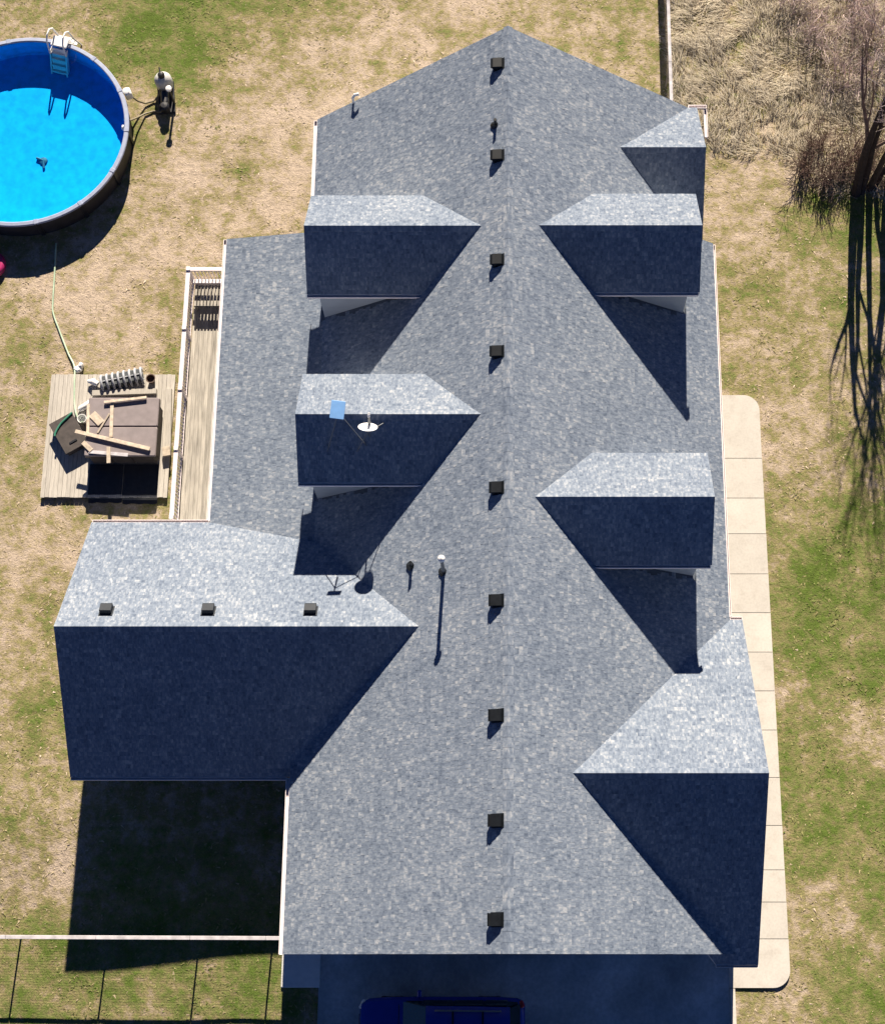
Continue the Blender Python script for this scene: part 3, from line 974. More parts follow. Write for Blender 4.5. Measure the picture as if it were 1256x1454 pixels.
# ------------------------------------------------------------------ porch deck
DZ = 0.90
deck = thing('porch_deck', 'narrow wooden porch deck with white railing along the house', 'deck', (-10.2, 18.2, 0))
bm_ = MB().box((0, 0, 0), (0.135, 9.55, 0.035)).mesh('board', M['deckboard'])
for i in range(17):
    inst('board', bm_, deck, (-11.02 + 0.1415 * i, 18.22, DZ - 0.0175 + random.uniform(-0.002, 0.002)))
part('frame', MB().box((-11.06, 18.2, DZ - 0.16), (0.05, 9.5, 0.24)).box((-9.9, 22.95, DZ - 0.16), (2.3, 0.05, 0.24)).box((-9.9, 18.2, DZ - 0.17), (0.05, 9.4, 0.2)), M['deckboard'], deck)
rx = -11.14
pY = [22.98, 20.75, 18.52, 16.36, 13.95]
pm = MB().box((0, 0, 0.53), (0.10, 0.10, 1.10)).box((0, 0, 1.10), (0.15, 0.15, 0.05), bevel=0.015)
pme = pm.mesh('rail_post', M['gutter'])
for y in pY:
    inst('rail_post', pme, deck, (rx, y, DZ - 0.08))
inst('rail_post', pme, deck, (-9.80, pY[0], DZ - 0.08))
bme = MB().box((0, 0, 0), (0.032, 0.032, 0.84)).mesh('baluster', M['gutter'])
for i in range(4):
    a, b = pY[i] - 0.06, pY[i + 1] + 0.06
    part('top_rail', MB().box((rx, (a + b) / 2, DZ + 0.97), (0.15, a - b, 0.05), bevel=0.012), M['gutter'], deck)
    part('bottom_rail', MB().box((rx + 0.0, (a + b) / 2, DZ + 0.10), (0.07, a - b, 0.05)), M['gutter'], deck)
    n = int((a - b) / 0.13)
    for j in range(1, n):
        inst('baluster', bme, deck, (rx, a + (b - a) * j / n, DZ + 0.535))
part('top_rail', MB().box(((rx - 9.8) / 2, pY[0], DZ + 0.97), (1.22, 0.15, 0.05), bevel=0.012), M['gutter'], deck)
part('bottom_rail', MB().box(((rx - 9.8) / 2, pY[0], DZ + 0.10), (1.22, 0.07, 0.05)), M['gutter'], deck)
for j in range(1, 10):
    inst('baluster', bme, deck, (rx + 0.06 + 1.22 * j / 10, pY[0], DZ + 0.535))
lg = MB().box((0, 0, 0), (0.10, 0.10, DZ)).mesh('leg', M['post'])
for y in (22.9, 18.3, 13.7):
    inst('leg', lg, deck, (-10.98, y, DZ / 2 - 0.1))

bench = thing('deck_bench', 'slatted wooden bench at the far end of the porch deck', 'bench', (-10.45, 22.3, DZ))
for i in range(9):
    part('slat', MB().box((-10.94 + 0.115 * i, 22.22, DZ + 0.44), (0.075, 0.78, 0.03)), M['deckboard'], bench)
part('backrest', MB().box((-10.48, 22.70, DZ + 0.45), (1.05, 0.05, 0.16), Matrix.Rotation(-0.25, 3, 'X')).box((-10.48, 22.72, DZ + 0.545), (1.1, 0.14, 0.04)), M['gutter'], bench)
for (x, y) in ((-10.95, 21.86), (-10.02, 21.86), (-10.95, 22.6), (-10.02, 22.6)):
    part('leg', MB().box((x, y, DZ + 0.21), (0.07, 0.07, 0.42)), M['deckboard'], bench)
part('apron', MB().box((-10.48, 21.86, DZ + 0.39), (1.0, 0.03, 0.07)), M['ribdark'], bench)

# ------------------------------------------------------------------ hot tub platform
plat = thing('wooden_platform', 'low weathered plank platform under the hot tub', 'platform', (-13.9, 17.4, 0))
bm_ = MB().box((0, 0, 0), (0.138, 4.55, 0.035)).mesh('board', M['board'])
nb = 30
for i in range(nb):
    x = -16.05 + 0.146 * i
    inst('board', bm_, plat, (x, 17.46 + random.uniform(-0.012, 0.012), 0.14 + random.uniform(-0.003, 0.003)), (0, 0, random.uniform(-0.0012, 0.0012)))
part('joist', MB().box((-13.93, 19.65, 0.05), (4.3, 0.05, 0.14)).box((-13.93, 17.4, 0.05), (4.3, 0.05, 0.14)).box((-13.93, 15.25, 0.05), (4.3, 0.05, 0.14)), M['post'], plat)
PT = 0.16
tub = thing('hot_tub', 'square hot tub closed under a grey-brown folding cover', 'hot tub', (-13.25, 17.45, PT))
part('cabinet', MB().box((-13.25, 17.43, PT + 0.41), (2.36, 2.02, 0.82), bevel=0.12), M['cabinet'], tub)
for (y, h) in ((17.98, 0.98), (16.90, 0.96)):
    mb = MB().box((-13.24, y, PT + 0.86), (2.44, 1.05, 0.11), bevel=0.05)
    part('cover', mb, M['cover'], tub)
for x in (-14.0, -13.25, -12.5):
    part('cabinet_panel', MB().box((x, 16.405, PT + 0.38), (0.68, 0.02, 0.66)), M['darkbox'], tub)
part('skirt', MB().box((-13.24, 16.385, PT + 0.765), (2.44, 0.012, 0.10)).box((-12.03, 17.43, PT + 0.765), (0.012, 2.1, 0.10)), M['cabinet'], tub)
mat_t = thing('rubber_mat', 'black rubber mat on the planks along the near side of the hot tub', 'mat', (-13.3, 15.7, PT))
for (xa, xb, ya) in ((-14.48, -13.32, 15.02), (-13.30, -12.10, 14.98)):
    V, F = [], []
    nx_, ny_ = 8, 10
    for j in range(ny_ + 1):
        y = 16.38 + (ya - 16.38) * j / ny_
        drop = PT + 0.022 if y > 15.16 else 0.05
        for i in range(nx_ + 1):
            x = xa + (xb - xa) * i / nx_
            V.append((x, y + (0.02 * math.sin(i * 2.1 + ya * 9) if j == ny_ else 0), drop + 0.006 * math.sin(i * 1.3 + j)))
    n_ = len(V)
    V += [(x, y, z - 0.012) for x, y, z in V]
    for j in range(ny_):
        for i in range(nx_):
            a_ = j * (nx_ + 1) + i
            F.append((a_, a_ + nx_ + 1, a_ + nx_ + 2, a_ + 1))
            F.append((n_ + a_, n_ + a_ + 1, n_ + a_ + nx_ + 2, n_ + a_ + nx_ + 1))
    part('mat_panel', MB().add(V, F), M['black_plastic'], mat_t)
TT = PT + 0.915
def plank(a, b, w, h, z, lab, tilt=0.0, mat='lumber'):
    a, b = Vector((*a, z)), Vector((*b, z + tilt))
    d = b - a
    q = d.to_track_quat('X', 'Z').to_matrix()
    mid = (a + b) / 2
    solo('plank', MB().box(mid, (d.length, w, h), q, bevel=0.006), M[mat], lab, 'plank', tuple(mid), 'loose boards on and around the hot tub')
plank((-14.80, 17.24), (-12.20, 16.60), 0.13, 0.05, TT + 0.075, 'pale long plank slanting across the near half of the tub cover')
plank((-13.64, 18.42), (-13.58, 17.05), 0.12, 0.04, TT + 0.025, 'plank across the cover seam running toward the near edge')
plank((-13.90, 18.30), (-12.45, 18.48), 0.09, 0.06, TT + 0.075, 'narrow plank along the far edge of the tub cover')
plank((-14.45, 18.25), (-14.38, 17.15), 0.10, 0.04, TT + 0.022, 'tan board along the left edge of the tub cover')
plank((-14.05, 17.20), (-13.70, 17.90), 0.06, 0.04, TT + 0.022, 'thin diagonal board in the middle of the tub cover')
plank((-13.63, 16.68), (-13.58, 16.10), 0.13, 0.05, TT + 0.045, 'short board sticking out over the near edge of the tub')
plank((-14.52, 16.86), (-14.20, 16.55), 0.16, 0.05, TT + 0.03, 'short stubby board at the near left corner of the cover')
plank((-14.30, 16.52), (-12.95, 16.40), 0.12, 0.03, TT + 0.02, 'grey strip lying along the near edge of the cover', 0.0, 'fence_cap')
plank((-14.30, 17.90), (-13.95, 17.55), 0.28, 0.03, TT + 0.02, 'wide tan board at the left of the tub cover')
plank((-14.60, 18.98), (-12.35, 19.06), 0.20, 0.14, PT + 0.07, 'grey timber lying behind the hot tub', 0.0, 'board')
plank((-11.92, 19.15), (-11.80, 16.75), 0.20, 0.14, PT + 0.07, 'grey timber lying between the hot tub and the railing', 0.0, 'board')
plank((-11.86, 16.95), (-11.80, 16.62), 0.26, 0.10, PT + 0.19, 'block of wood on the timber beside the railing', 0.0, 'lumber')

# slatted grey lounger rolled up behind the tub
roll = thing('folded_lounger', 'grey slatted folded lounger lying behind the hot tub', 'lounger', (-13.55, 19.5, PT))
ra = Vector((1.62, 0.36, 0)).normalized()
rb = Vector((-ra.y, ra.x, 0))
rc = Vector((-13.58, 19.50, PT))
qr = Matrix((ra, rb, Vector((0, 0, 1)))).transposed()
part('sling', MB().box(rc + Vector((0, 0, 0.16)), (1.50, 0.46, 0.18), qr, bevel=0.08), M['ribdark'], roll)
for i in range(8):
    cc = rc + ra * (-0.70 + 0.20 * i)
    pts = []
    for j in range(9):
        w = math.pi * j / 8
        pts.append(cc + rb * (0.30 * math.cos(w)) + Vector((0, 0, 0.04 + 0.30 * math.sin(w))))
    part('slat', MB().tube(pts, 0.042, 8), M['ribgrey'], roll, True)
for s_ in (-0.20, 0.0, 0.20):
    part('side_bar', MB().tube([rc - ra * 0.78 + rb * s_ + Vector((0, 0, 0.27 - abs(s_) * .35)), rc + ra * 0.78 + rb * s_ + Vector((0, 0, 0.27 - abs(s_) * .35))], 0.022, 8), M['ribgrey'], roll, True)
mb = MB().tube([(-14.78, 19.42, PT + 0.14), (-14.60, 19.40, PT + 0.15), (-14.42, 19.30, PT + 0.14)], [0.05, 0.12, 0.09], 12)
solo('pillow', mb, M['white_plastic'], 'small white cushion at the left end of the folded lounger', 'cushion', (-14.6, 19.4, PT), smooth=True)
mb = MB().lathe([(0.10, 0.0), (0.15, 0.24), (0.17, 0.26), (0.14, 0.26), (0.12, 0.10), (0.01, 0.08)], (-12.55, 19.48, PT), 18)
solo('flower_pot', mb, M['pot'], 'small empty brown pot at the right end of the folded lounger', 'pot', (-12.55, 19.48, PT), smooth=True)
# dark lidded box turned at an angle
a = math.atan2(0.47, 0.76)
qb = rotz(a)
bx = thing('storage_box', 'dark brown storage box standing askew on the platform', 'box', (-15.22, 17.40, PT))
part('body', MB().box((-15.22, 17.40, PT + 0.16), (0.80, 1.22, 0.32), qb, bevel=0.03), M['darkbox'], bx)
part('lid', MB().box((-15.22, 17.40, PT + 0.345), (0.88, 1.30, 0.05), qb, bevel=0.02), M['darkbox'], bx)
part('handle', MB().box(Vector((-15.22, 17.40, PT + 0.385)) + qb @ Vector((0, -0.36, 0)), (0.28, 0.06, 0.03), qb), M['black_plastic'], bx)
mb = MB().tube([(-15.02, 18.35, PT + 0.10), (-14.95, 18.40, PT + 0.10), (-14.62, 18.62, PT + 0.12), (-14.55, 18.66, PT + 0.12)], [0.07, 0.11, 0.11, 0.06], 12)
solo('plastic_jug', mb, M['white_plastic'], 'white plastic jug lying on its side by the storage box', 'jug', (-14.8, 18.5, PT), smooth=True)
mb = MB().lathe([(0.11, 0), (0.15, 0.26), (0.165, 0.27), (0.145, 0.27), (0.11, 0.05), (0.01, 0.04)], (-14.84, 17.98, PT), 18)
solo('bucket', mb, M['white_plastic'], 'small white bucket between the storage box and the hot tub', 'bucket', (-14.84, 17.98, PT), smooth=True)
mb = MB().box((-15.22, 19.95, 0.10), (0.26, 0.24, 0.2), rotz(0.5), bevel=0.05).box((-15.12, 20.08, 0.12), (0.14, 0.18, 0.24), rotz(-0.3), bevel=0.04)
solo('hose_reel', mb, M['white_plastic'], 'small white hose fitting at the far edge of the platform', 'hose fitting', (-15.2, 19.95, 0))
def smooth_pts(pts, n=6):
    out = []
    P_ = [Vector(q) for q in pts]
    for i in range(len(P_) - 1):
        p0, p1, p2, p3 = P_[max(i - 1, 0)], P_[i], P_[i + 1], P_[min(i + 2, len(P_) - 1)]
        for j in range(n):
            t = j / n
            out.append(0.5 * ((2 * p1) + (-p0 + p2) * t + (2 * p0 - 5 * p1 + 4 * p2 - p3) * t * t + (-p0 + 3 * p1 - 3 * p2 + p3) * t ** 3))
    out.append(P_[-1])
    return out
pts = smooth_pts([(-16.45, 24.9, 0.06), (-16.40, 23.72, 0.05), (-16.36, 22.5, 0.05), (-16.30, 22.1, 0.05), (-16.05, 21.5, 0.05), (-15.65, 20.6, 0.05), (-15.36, 20.05, 0.12), (-15.28, 19.4, PT + 0.04), (-15.22, 18.7, PT + 0.04), (-15.10, 18.2, PT + 0.10), (-14.95, 17.92, PT + 0.04), (-14.80, 17.85, PT + 0.30)])
solo('garden_hose', MB().tube(pts, 0.030, 8), M['hose_pale'], 'pale green hose running from the pool to the plank platform', 'hose', (-16.3, 22.1, 0), smooth=True)
pts = smooth_pts([(-15.15, 18.15, PT + 0.40), (-15.30, 17.98, PT + 0.40), (-15.52, 17.72, PT + 0.40), (-15.66, 17.42, PT + 0.40), (-15.68, 17.28, PT + 0.40)])
solo('garden_hose', MB().tube(pts, 0.035, 8), M['hose_green'], 'dark green hose end draped over the storage box', 'hose', (-15.4, 17.8, PT + 0.4), smooth=True)

# ------------------------------------------------------------------ fences
def fence(label, a, b, posts, rail_z):
    a, b = Vector((*a, 0)), Vector((*b, 0))
    d = (b - a).normalized()
    sd = Vector((-d.y, d.x, 0))
    Rm = Matrix((d, sd, Vector((0, 0, 1)))).transposed()
    t = thing('fence', label, 'fence', tuple((a + b) / 2))
    L = (b - a).length
    ps = [a + d * s for s in posts]
    for q in ps:
        z0 = gz(q.x, q.y)
        part('post', MB().box((q.x, q.y, z0 + rail_z / 2 - 0.05), (0.055, 0.055, rail_z + 0.05), Rm), M['post'], t)
    for i in range(len(ps) - 1):
        q0, q1 = ps[i], ps[i + 1]
        A = q0 + Vector((0, 0, gz(q0.x, q0.y) + rail_z))
        B = q1 + Vector((0, 0, gz(q1.x, q1.y) + rail_z))
        dd = B - A
        qm = Matrix((dd.normalized(), sd, dd.normalized().cross(sd))).transposed()
        part('top_rail', MB().box((A + B) / 2, (dd.length - 0.006, 0.12, 0.04), qm, bevel=0.008), M['fence_cap'], t)
        mb = MB()
        n = int(dd.length / 0.05)
        o_ = -sd * 0.056
        for j in range(n + 1):
            p_ = A.lerp(B, j / n) + o_
            mb.tube([p_ - Vector((0, 0, rail_z - 0.03)), p_ - Vector((0, 0, 0.03))], 0.0016, 3, caps=False)
        for j in range(31):
            h = Vector((0, 0, -rail_z + 0.04 + (rail_z - 0.08) * j / 30))
            mb.tube([A + o_ + h, B + o_ + h], 0.0018, 3, caps=False)
        part('wire_mesh', mb, M['wire'], t)
fence('wire fence with pale top rail running left from the front house corner', (-6.62, 0.55), (-21.2, 0.62), [0.05, 0.83, 3.18, 6.13, 8.93, 11.73, 14.5], 1.52)
fence('wire fence with pale top rail running away from the back corner', (5.93, 28.75), (5.97, 42.0), [0.1, 2.7, 5.3, 7.9, 10.5, 13.1], 1.62)

# ------------------------------------------------------------------ SUV parked across the driveway
car = thing('parked_car', 'dark blue sport utility vehicle parked in the house shadow on the driveway', 'car', (-2.0, -2.15, 0.04))
cx0, cy0, cz0 = -4.56, -2.15, 0.04
def ring(x, hw, z0, z1, r=0.10, tw=None):
    tw = hw if tw is None else tw
    return [(cx0 + x, cy0 + s * a, cz0 + z) for (s, a, z) in
            ((-1, hw - r, z0), (-1, hw, z0 + r), (-1, hw, (z0 + z1) / 2), (-1, tw, z1 - r), (-1, tw - r * 0.8, z1 - 0.01), (-1, tw * 0.45, z1 + 0.012),
             (1, tw * 0.45, z1 + 0.012), (1, tw - r * 0.8, z1 - 0.01), (1, tw, z1 - r), (1, hw, (z0 + z1) / 2), (1, hw, z0 + r), (1, hw - r, z0))]
def loft(rings):
    n = len(rings[0])
    V = [q for r_ in rings for q in r_]
    F = [(i * n + j, i * n + (j + 1) % n, (i + 1) * n + (j + 1) % n, (i + 1) * n + j) for i in range(len(rings) - 1) for j in range(n)]
    F += [tuple(range(n - 1, -1, -1)), tuple(range((len(rings) - 1) * n, len(rings) * n))]
    return MB().add(V, F)
body = part('body', loft([ring(0.0, 0.66, 0.42, 0.78), ring(0.06, 0.80, 0.32, 0.92), ring(0.28, 0.92, 0.28, 1.00), ring(0.8, 0.965, 0.26, 1.05), ring(1.5, 0.975, 0.26, 1.10), ring(2.3, 0.975, 0.26, 1.12),
                    ring(4.3, 0.97, 0.28, 1.12), ring(4.85, 0.93, 0.34, 1.08), ring(5.02, 0.86, 0.40, 0.98), ring(5.08, 0.76, 0.46, 0.90)]), M['paint'], car, True)
part('roof', loft([ring(1.42, 0.84, 1.06, 1.13, 0.02), ring(2.08, 0.74, 1.66, 1.74, 0.04), ring(2.4, 0.73, 1.70, 1.80, 0.04), ring(3.6, 0.72, 1.70, 1.81, 0.04), ring(4.45, 0.70, 1.66, 1.76, 0.04), ring(4.62, 0.69, 1.62, 1.70, 0.03)][1:]), M['paint'], car, True)
def slab(pts, th=0.012):
    P_ = [Vector((cx0 + x, cy0 + y, cz0 + z)) for x, y, z in pts]
    n = (P_[1] - P_[0]).cross(P_[2] - P_[0]).normalized() * th
    k_ = len(P_)
    return MB().add([tuple(q) for q in P_] + [tuple(q - n) for q in P_], [tuple(range(k_)), tuple(range(2 * k_ - 1, k_ - 1, -1))] + [(i, k_ + i, k_ + (i + 1) % k_, (i + 1) % k_) for i in range(k_)])
part('windscreen', slab([(1.36, -0.84, 1.10), (1.36, 0.84, 1.10), (2.10, 0.70, 1.715), (2.10, -0.70, 1.715)]), M['glass'], car)
part('rear_window', slab([(4.92, 0.78, 1.12), (4.92, -0.78, 1.12), (4.60, -0.66, 1.66), (4.60, 0.66, 1.66)]), M['glass'], car)
part('cabin', loft([ring(1.44, 0.86, 1.05, 1.12, 0.02), ring(2.14, 0.86, 1.05, 1.66, 0.04, 0.72), ring(4.5, 0.86, 1.05, 1.64, 0.04, 0.70), ring(4.86, 0.82, 1.05, 1.14, 0.02)]), M['glass'], car)
for s_ in (-1, 1):
    for (xa, xb) in ((1.95, 2.85), (2.93, 3.80), (3.88, 4.55)):
        pts_ = [(xa, s_ * 0.885, 1.13), (xb, s_ * 0.885, 1.13), (xb - 0.02, s_ * 0.745, 1.63), (xa + (0.42 if xa < 2 else 0.02), s_ * 0.745, 1.63)]
        if s_ > 0:
            pts_ = pts_[::-1]
        part('side_window', slab(pts_), M['glass'], car)
    part('roof_rail', MB().tube([(cx0 + 2.35, cy0 + s_ * 0.60, cz0 + 1.80), (cx0 + 2.5, cy0 + s_ * 0.60, cz0 + 1.87), (cx0 + 4.2, cy0 + s_ * 0.58, cz0 + 1.87), (cx0 + 4.35, cy0 + s_ * 0.58, cz0 + 1.77)], 0.026, 8), M['grey_metal'], car, True)
    part('mirror', MB().box((cx0 + 1.85, cy0 + s_ * 1.06, cz0 + 1.18), (0.14, 0.24, 0.17), bevel=0.05), M['paint'], car)
    part('headlight', MB().box((cx0 + 0.16, cy0 + s_ * 0.72, cz0 + 0.80), (0.30, 0.30, 0.13), rotz(s_ * -0.5), bevel=0.04), M['lamp'], car)
    part('tail_light', MB().box((cx0 + 4.98, cy0 + s_ * 0.76, cz0 + 0.92), (0.14, 0.22, 0.28), rotz(s_ * 0.4), bevel=0.04), M['redlamp'], car)
    for xw in (0.98, 3.98):
        w_ = part('wheel', MB().tube([(cx0 + xw, cy0 + s_ * 0.76, cz0 + 0.37), (cx0 + xw, cy0 + s_ * 0.80, cz0 + 0.37), (cx0 + xw, cy0 + s_ * 0.96, cz0 + 0.37), (cx0 + xw, cy0 + s_ * 0.985, cz0 + 0.37)], [0.33, 0.37, 0.37, 0.33], 24), M['tyre'], car, True)
        part('rim', MB().tube([(cx0 + xw, cy0 + s_ * 0.95, cz0 + 0.37), (cx0 + xw, cy0 + s_ * 0.992, cz0 + 0.37)], 0.23, 18), M['rim'], w_)
part('hood_line', MB().box((cx0 + 1.22, cy0, cz0 + 1.087), (0.02, 1.5, 0.02)), M['black_plastic'], car)
part('roof_bar', MB().box((cx0 + 2.9, cy0, cz0 + 1.885), (0.06, 1.16, 0.025)), M['black_metal'], car)
part('roof_bar', MB().box((cx0 + 3.8, cy0, cz0 + 1.885), (0.06, 1.14, 0.025)), M['black_metal'], car)
part('grille', MB().box((cx0 - 0.005, cy0, cz0 + 0.62), (0.05, 0.95, 0.22), bevel=0.02), M['black_plastic'], car)

# ------------------------------------------------------------------ bare trees and brush
def branchy(mb_t, mb_b, p, d, length, r, depth, rr, up=0.15, spread=0.55, tall=False):
    nseg_ = 4
    pts, rads = [p.copy()], [r]
    q = p.copy(); dd = d.normalized()
    kids = []
    for i in range(nseg_):
        dd = (dd + Vector((rr.uniform(-.16, .16), rr.uniform(-.16, .16), rr.uniform(-.04, .12) + up * 0.12))).normalized()
        q = q + dd * length / nseg_
        pts.append(q.copy()); rads.append(r * (1 - 0.62 * (i + 1) / nseg_))
        if i > 0 or depth < 3:
            kids.append((q.copy(), dd.copy(), rads[-1]))
    (mb_t if depth == 0 else mb_b).tube(pts, [max(x, 0.006) for x in rads], 7 if depth < 2 else 4, caps=depth < 2)
    if depth >= 4 or r < 0.008:
        return
    if depth == 0 and tall:
        kids = kids[1:]
    for (kp, kd, kr) in kids:
        for _ in range((1 if tall else 2) if depth < 3 else 1):
            a = rr.uniform(0, 2 * math.pi)
            o = kd.orthogonal().normalized()
            o = Matrix.Rotation(a, 3, kd) @ o
            nd = (kd * (1 - spread * 0.5) + o * spread * rr.uniform(0.6, 1.4) + Vector((0, 0, up))).normalized()
            branchy(mb_t, mb_b, kp, nd, length * rr.uniform(0.42, 0.62), kr * 0.62, depth + 1, rr, up, spread, tall)
TREES = [((12.92, 26.95), 0.19, 9.0, 1, 'leafless tree, leftmost and thickest of the dark trees by the brush'),
         ((13.42, 27.15), 0.14, 8.4, 2, 'leafless thinner tree between the two other dark trees'),
         ((14.10, 27.15), 0.16, 9.2, 3, 'leafless tree at the right edge behind the brush')]
for (xy, r, h, sd_, lab) in TREES:
    rr = random.Random(sd_ + 40)
    t = thing('bare_tree', lab, 'tree', (*xy, 0), 'bare trees at the brush')
    a_, b_ = MB(), MB()
    for s_ in range(2):
        base = Vector((*xy, -0.1)) + Vector((0.20 * s_ - 0.1, 0.06 * s_, 0))
        branchy(a_, b_, base, Vector((rr.uniform(-.04, .04), rr.uniform(-.05, .05), 1)), h * (0.66 - 0.08 * s_), r * (1 - 0.25 * s_), 0, rr, 0.12, 0.45, True)
    part('trunk', a_, M['bark'], t, True)
    part('crown', b_, M['twig_grey' if sd_ != 1 else 'twig'], t)
BUSH = [(11.0, 27.9, 0.9, 1.0, 0, 'low brown bush at the left end of the brush'), (11.7, 27.5, 1.0, 1.2, 0, 'brown bush on the near edge of the brush, left of the trees'),
        (12.3, 27.9, 1.0, 1.3, 0, 'tangled brown bush beside the leftmost tree foot'), (12.9, 28.6, 1.0, 1.4, 0, 'brown bush behind the tree feet'),
        (13.9, 27.9, 1.0, 1.3, 0, 'brown bush at the right edge beside the trees'), (11.6, 28.9, 0.9, 1.0, 0, 'thin brown bush in the straw left of the trees'),
        (12.9, 31.6, 1.6, 1.9, 1, 'large pale grey bush behind the trees'), (11.9, 33.6, 1.6, 1.9, 1, 'pale grey bush in the far straw field'),
        (13.9, 33.5, 1.6, 2.1, 1, 'pale grey bush at the far right corner'), (13.2, 35.3, 1.6, 2.0, 1, 'pale grey bush farthest back by the right corner'), (11.0, 35.0, 1.3, 1.6, 1, 'pale grey bush farthest back left of the others'),
        (14.9, 30.6, 1.4, 1.8, 1, 'pale grey bush at the right edge beyond the trees')]
for (x, y, r, h, kind, lab) in BUSH:
    rr = random.Random(int(x * 100 + y))
    t = thing('bare_bush', lab, 'bush', (x, y, 0), 'leafless bushes in the brush')
    st_, tw = MB(), MB()
    for s_ in range(18 if kind == 0 else 20):
        a = rr.uniform(0, 2 * math.pi); b = rr.uniform(0.1, 1.0)
        d = Vector((math.cos(a) * b, math.sin(a) * b, rr.uniform(0.5, 1.0))).normalized()
        base = Vector((x + rr.gauss(0, r * .25), y + rr.gauss(0, r * .25), -0.03))
        branchy(st_, tw, base, d, h * rr.uniform(0.5, 0.9), 0.020 if kind == 0 else 0.017, 2 if s_ else 0, rr, 0.05, 0.7)
    part('stem', st_, M['twig' if kind == 0 else 'twig_grey'], t)
    part('twigs', tw, M['twig' if kind == 0 else 'twig_grey'], t)

# ------------------------------------------------------------------ grass: short tufts on the lawn, long straw in the wild strip
def blades(name, P, Hh, Wd, lean, green, rnd, mat, segs):
    """vectorised ribbons: P base points, lean = xy displacement of the tip"""
    n = len(P)
    ang = rng.uniform(0, 2 * np.pi, n)
    ll = np.linalg.norm(lean, axis=1, keepdims=True) + 1e-6
    side = np.stack([-lean[:, 1], lean[:, 0]], 1) / ll
    V = []
    for s in range(segs + 1):
        t = s / segs
        w = Wd * (1 - t * 0.85) * 0.5
        c = P.copy()
        c[:, :2] += lean * (t ** 1.5)
        c[:, 2] += Hh * math.sin(t * math.pi * 0.62) / math.sin(math.pi * 0.5) if segs > 1 else Hh * t
        for sg in (-1, 1):
            q = c.copy()
            q[:, :2] += side * (w * sg)[:, None]
            V.append(q)
    V = np.stack(V, 1).reshape(-1, 3)
    k_ = 2 * (segs + 1)
    F = []
    base = (np.arange(n) * k_)[:, None]
    quads = np.concatenate([base + np.array([2 * s, 2 * s + 1, 2 * s + 3, 2 * s + 2])[None, :] for s in range(segs)], 0)
    me = bpy.data.meshes.new(name)
    me.vertices.add(len(V)); me.vertices.foreach_set('co', V.astype(np.float32).reshape(-1))
    me.loops.add(quads.size); me.loops.foreach_set('vertex_index', quads.reshape(-1).astype(np.int32))
    me.polygons.add(len(quads)); me.polygons.foreach_set('loop_start', np.arange(0, quads.size, 4, dtype=np.int32))
    me.update(calc_edges=True)
    for nm_, arr in (('green', green), ('rnd', rnd)):
        if arr is not None:
            a = me.attributes.new(nm_, 'FLOAT', 'POINT')
            a.data.foreach_set('value', np.repeat(arr, k_).astype(np.float32))
    me.materials.append(mat)
    o = bpy.data.objects.new(name, me)
    COL.objects.link(o)
    o['kind'] = 'stuff'
    return o
def wild_edge(x):
    return np.where(x < 10.2, 28.6, 28.6 - (x - 10.2) * 0.85).clip(26.9, 28.7)
def free(X, Y):
    ok = np.ones(len(X), bool)
    for (a, b, c, d) in ((-6.5, 6.9, 0.4, 28.1), (-13.3, -6.3, 5.6, 13.3), (6.4, 7.3, -0.2, 10.1), (-9.6, -6.3, 13.2, 23.5), (-11.2, -9.0, 13.3, 23.1), (-16.2, -11.6, 15.1, 19.8),
                         (7.1, 8.95, -1.0, 18.95), (-6.02, 7.2, -30, 0.6), (-7.2, -5.85, -0.97, 0.6), (6.9, 8.9, -1.0, 0.6)):
        ok &= ~((X > a) & (X < b) & (Y > c) & (Y < d))
    ok &= (X - PC.x + 0.14) ** 2 + (Y - PC.y - 0.24) ** 2 > (PR + 0.15) ** 2
    return ok
n = 75000
X = rng.uniform(-20, 15.5, n); Y = rng.uniform(-4.5, 37, n)
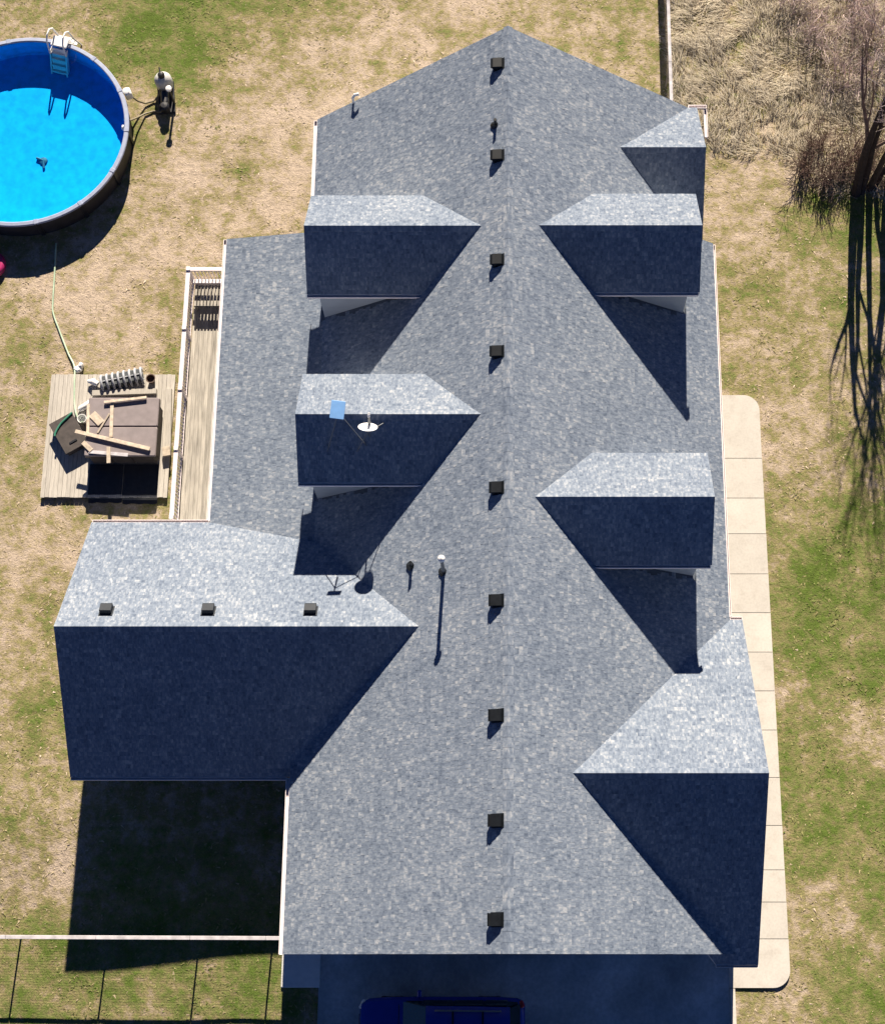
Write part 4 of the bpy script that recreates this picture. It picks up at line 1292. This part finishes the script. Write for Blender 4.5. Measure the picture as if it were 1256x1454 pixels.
# clumped density
dn = np.array([mnoise.noise(Vector((x * 1.6, y * 1.6, 3.0))) + 0.6 * mnoise.noise(Vector((x * 5, y * 5, 9.0))) for x, y in zip(X, Y)])
gf_ = green_field(X, Y)
ok = free(X, Y) & (dn + 0.9 * (gf_ - 0.35) > rng.uniform(-0.55, 0.65, n)) & ~((X > 6.0) & (Y > wild_edge(X)))
X, Y, gf_, dn = X[ok], Y[ok], gf_[ok], dn[ok]
n = len(X)
Z = np.array([gz(x, y) for x, y in zip(X, Y)])
d = rng.uniform(0, 2 * np.pi, n); ln = rng.uniform(0.05, 0.14, n)
blades('lawn_grass', np.stack([X, Y, Z], 1), rng.uniform(0.006, 0.028, n), rng.uniform(0.03, 0.075, n), np.stack([np.cos(d) * ln, np.sin(d) * ln], 1),
       np.clip(gf_ + dn * 0.30 + rng.normal(-0.06, 0.14, n), 0, 1), rng.uniform(0, 1, n), M['blade'], 1)
n = 58000
X = rng.uniform(6.05, 17, n); Y = rng.uniform(26.6, 41, n)
ok = Y > wild_edge(X) + rng.uniform(-0.25, 0.15, n)
X, Y = X[ok], Y[ok]; n = len(X)
ang = np.array([2.2 * mnoise.noise(Vector((x * 0.45, y * 0.45, 1.0))) + 1.3 * mnoise.noise(Vector((x * 1.3, y * 1.3, 5.0))) for x, y in zip(X, Y)]) + 2.3 + rng.normal(0, 0.5, n)
cl = np.array([mnoise.noise(Vector((x * 1.1, y * 1.1, 7.0))) + 0.7 * mnoise.noise(Vector((x * 3.2, y * 3.2, 2.0))) for x, y in zip(X, Y)])
keep = cl > rng.uniform(-0.8, 0.15, n)
X, Y, ang, cl = X[keep], Y[keep], ang[keep], cl[keep]; n = len(X)
ln = rng.uniform(0.15, 0.58, n)
hh = rng.uniform(0.08, 0.30, n) * (0.8 + 0.7 * np.clip(cl, -0.4, 0.8))
blades('dry_tall_grass', np.stack([X, Y, np.full(n, -0.01)], 1), hh, rng.uniform(0.015, 0.036, n), np.stack([np.cos(ang) * ln, np.sin(ang) * ln], 1), None,
       np.clip(0.55 + 0.25 * cl + rng.normal(0, 0.2, n), 0, 1), M['straw'], 4)
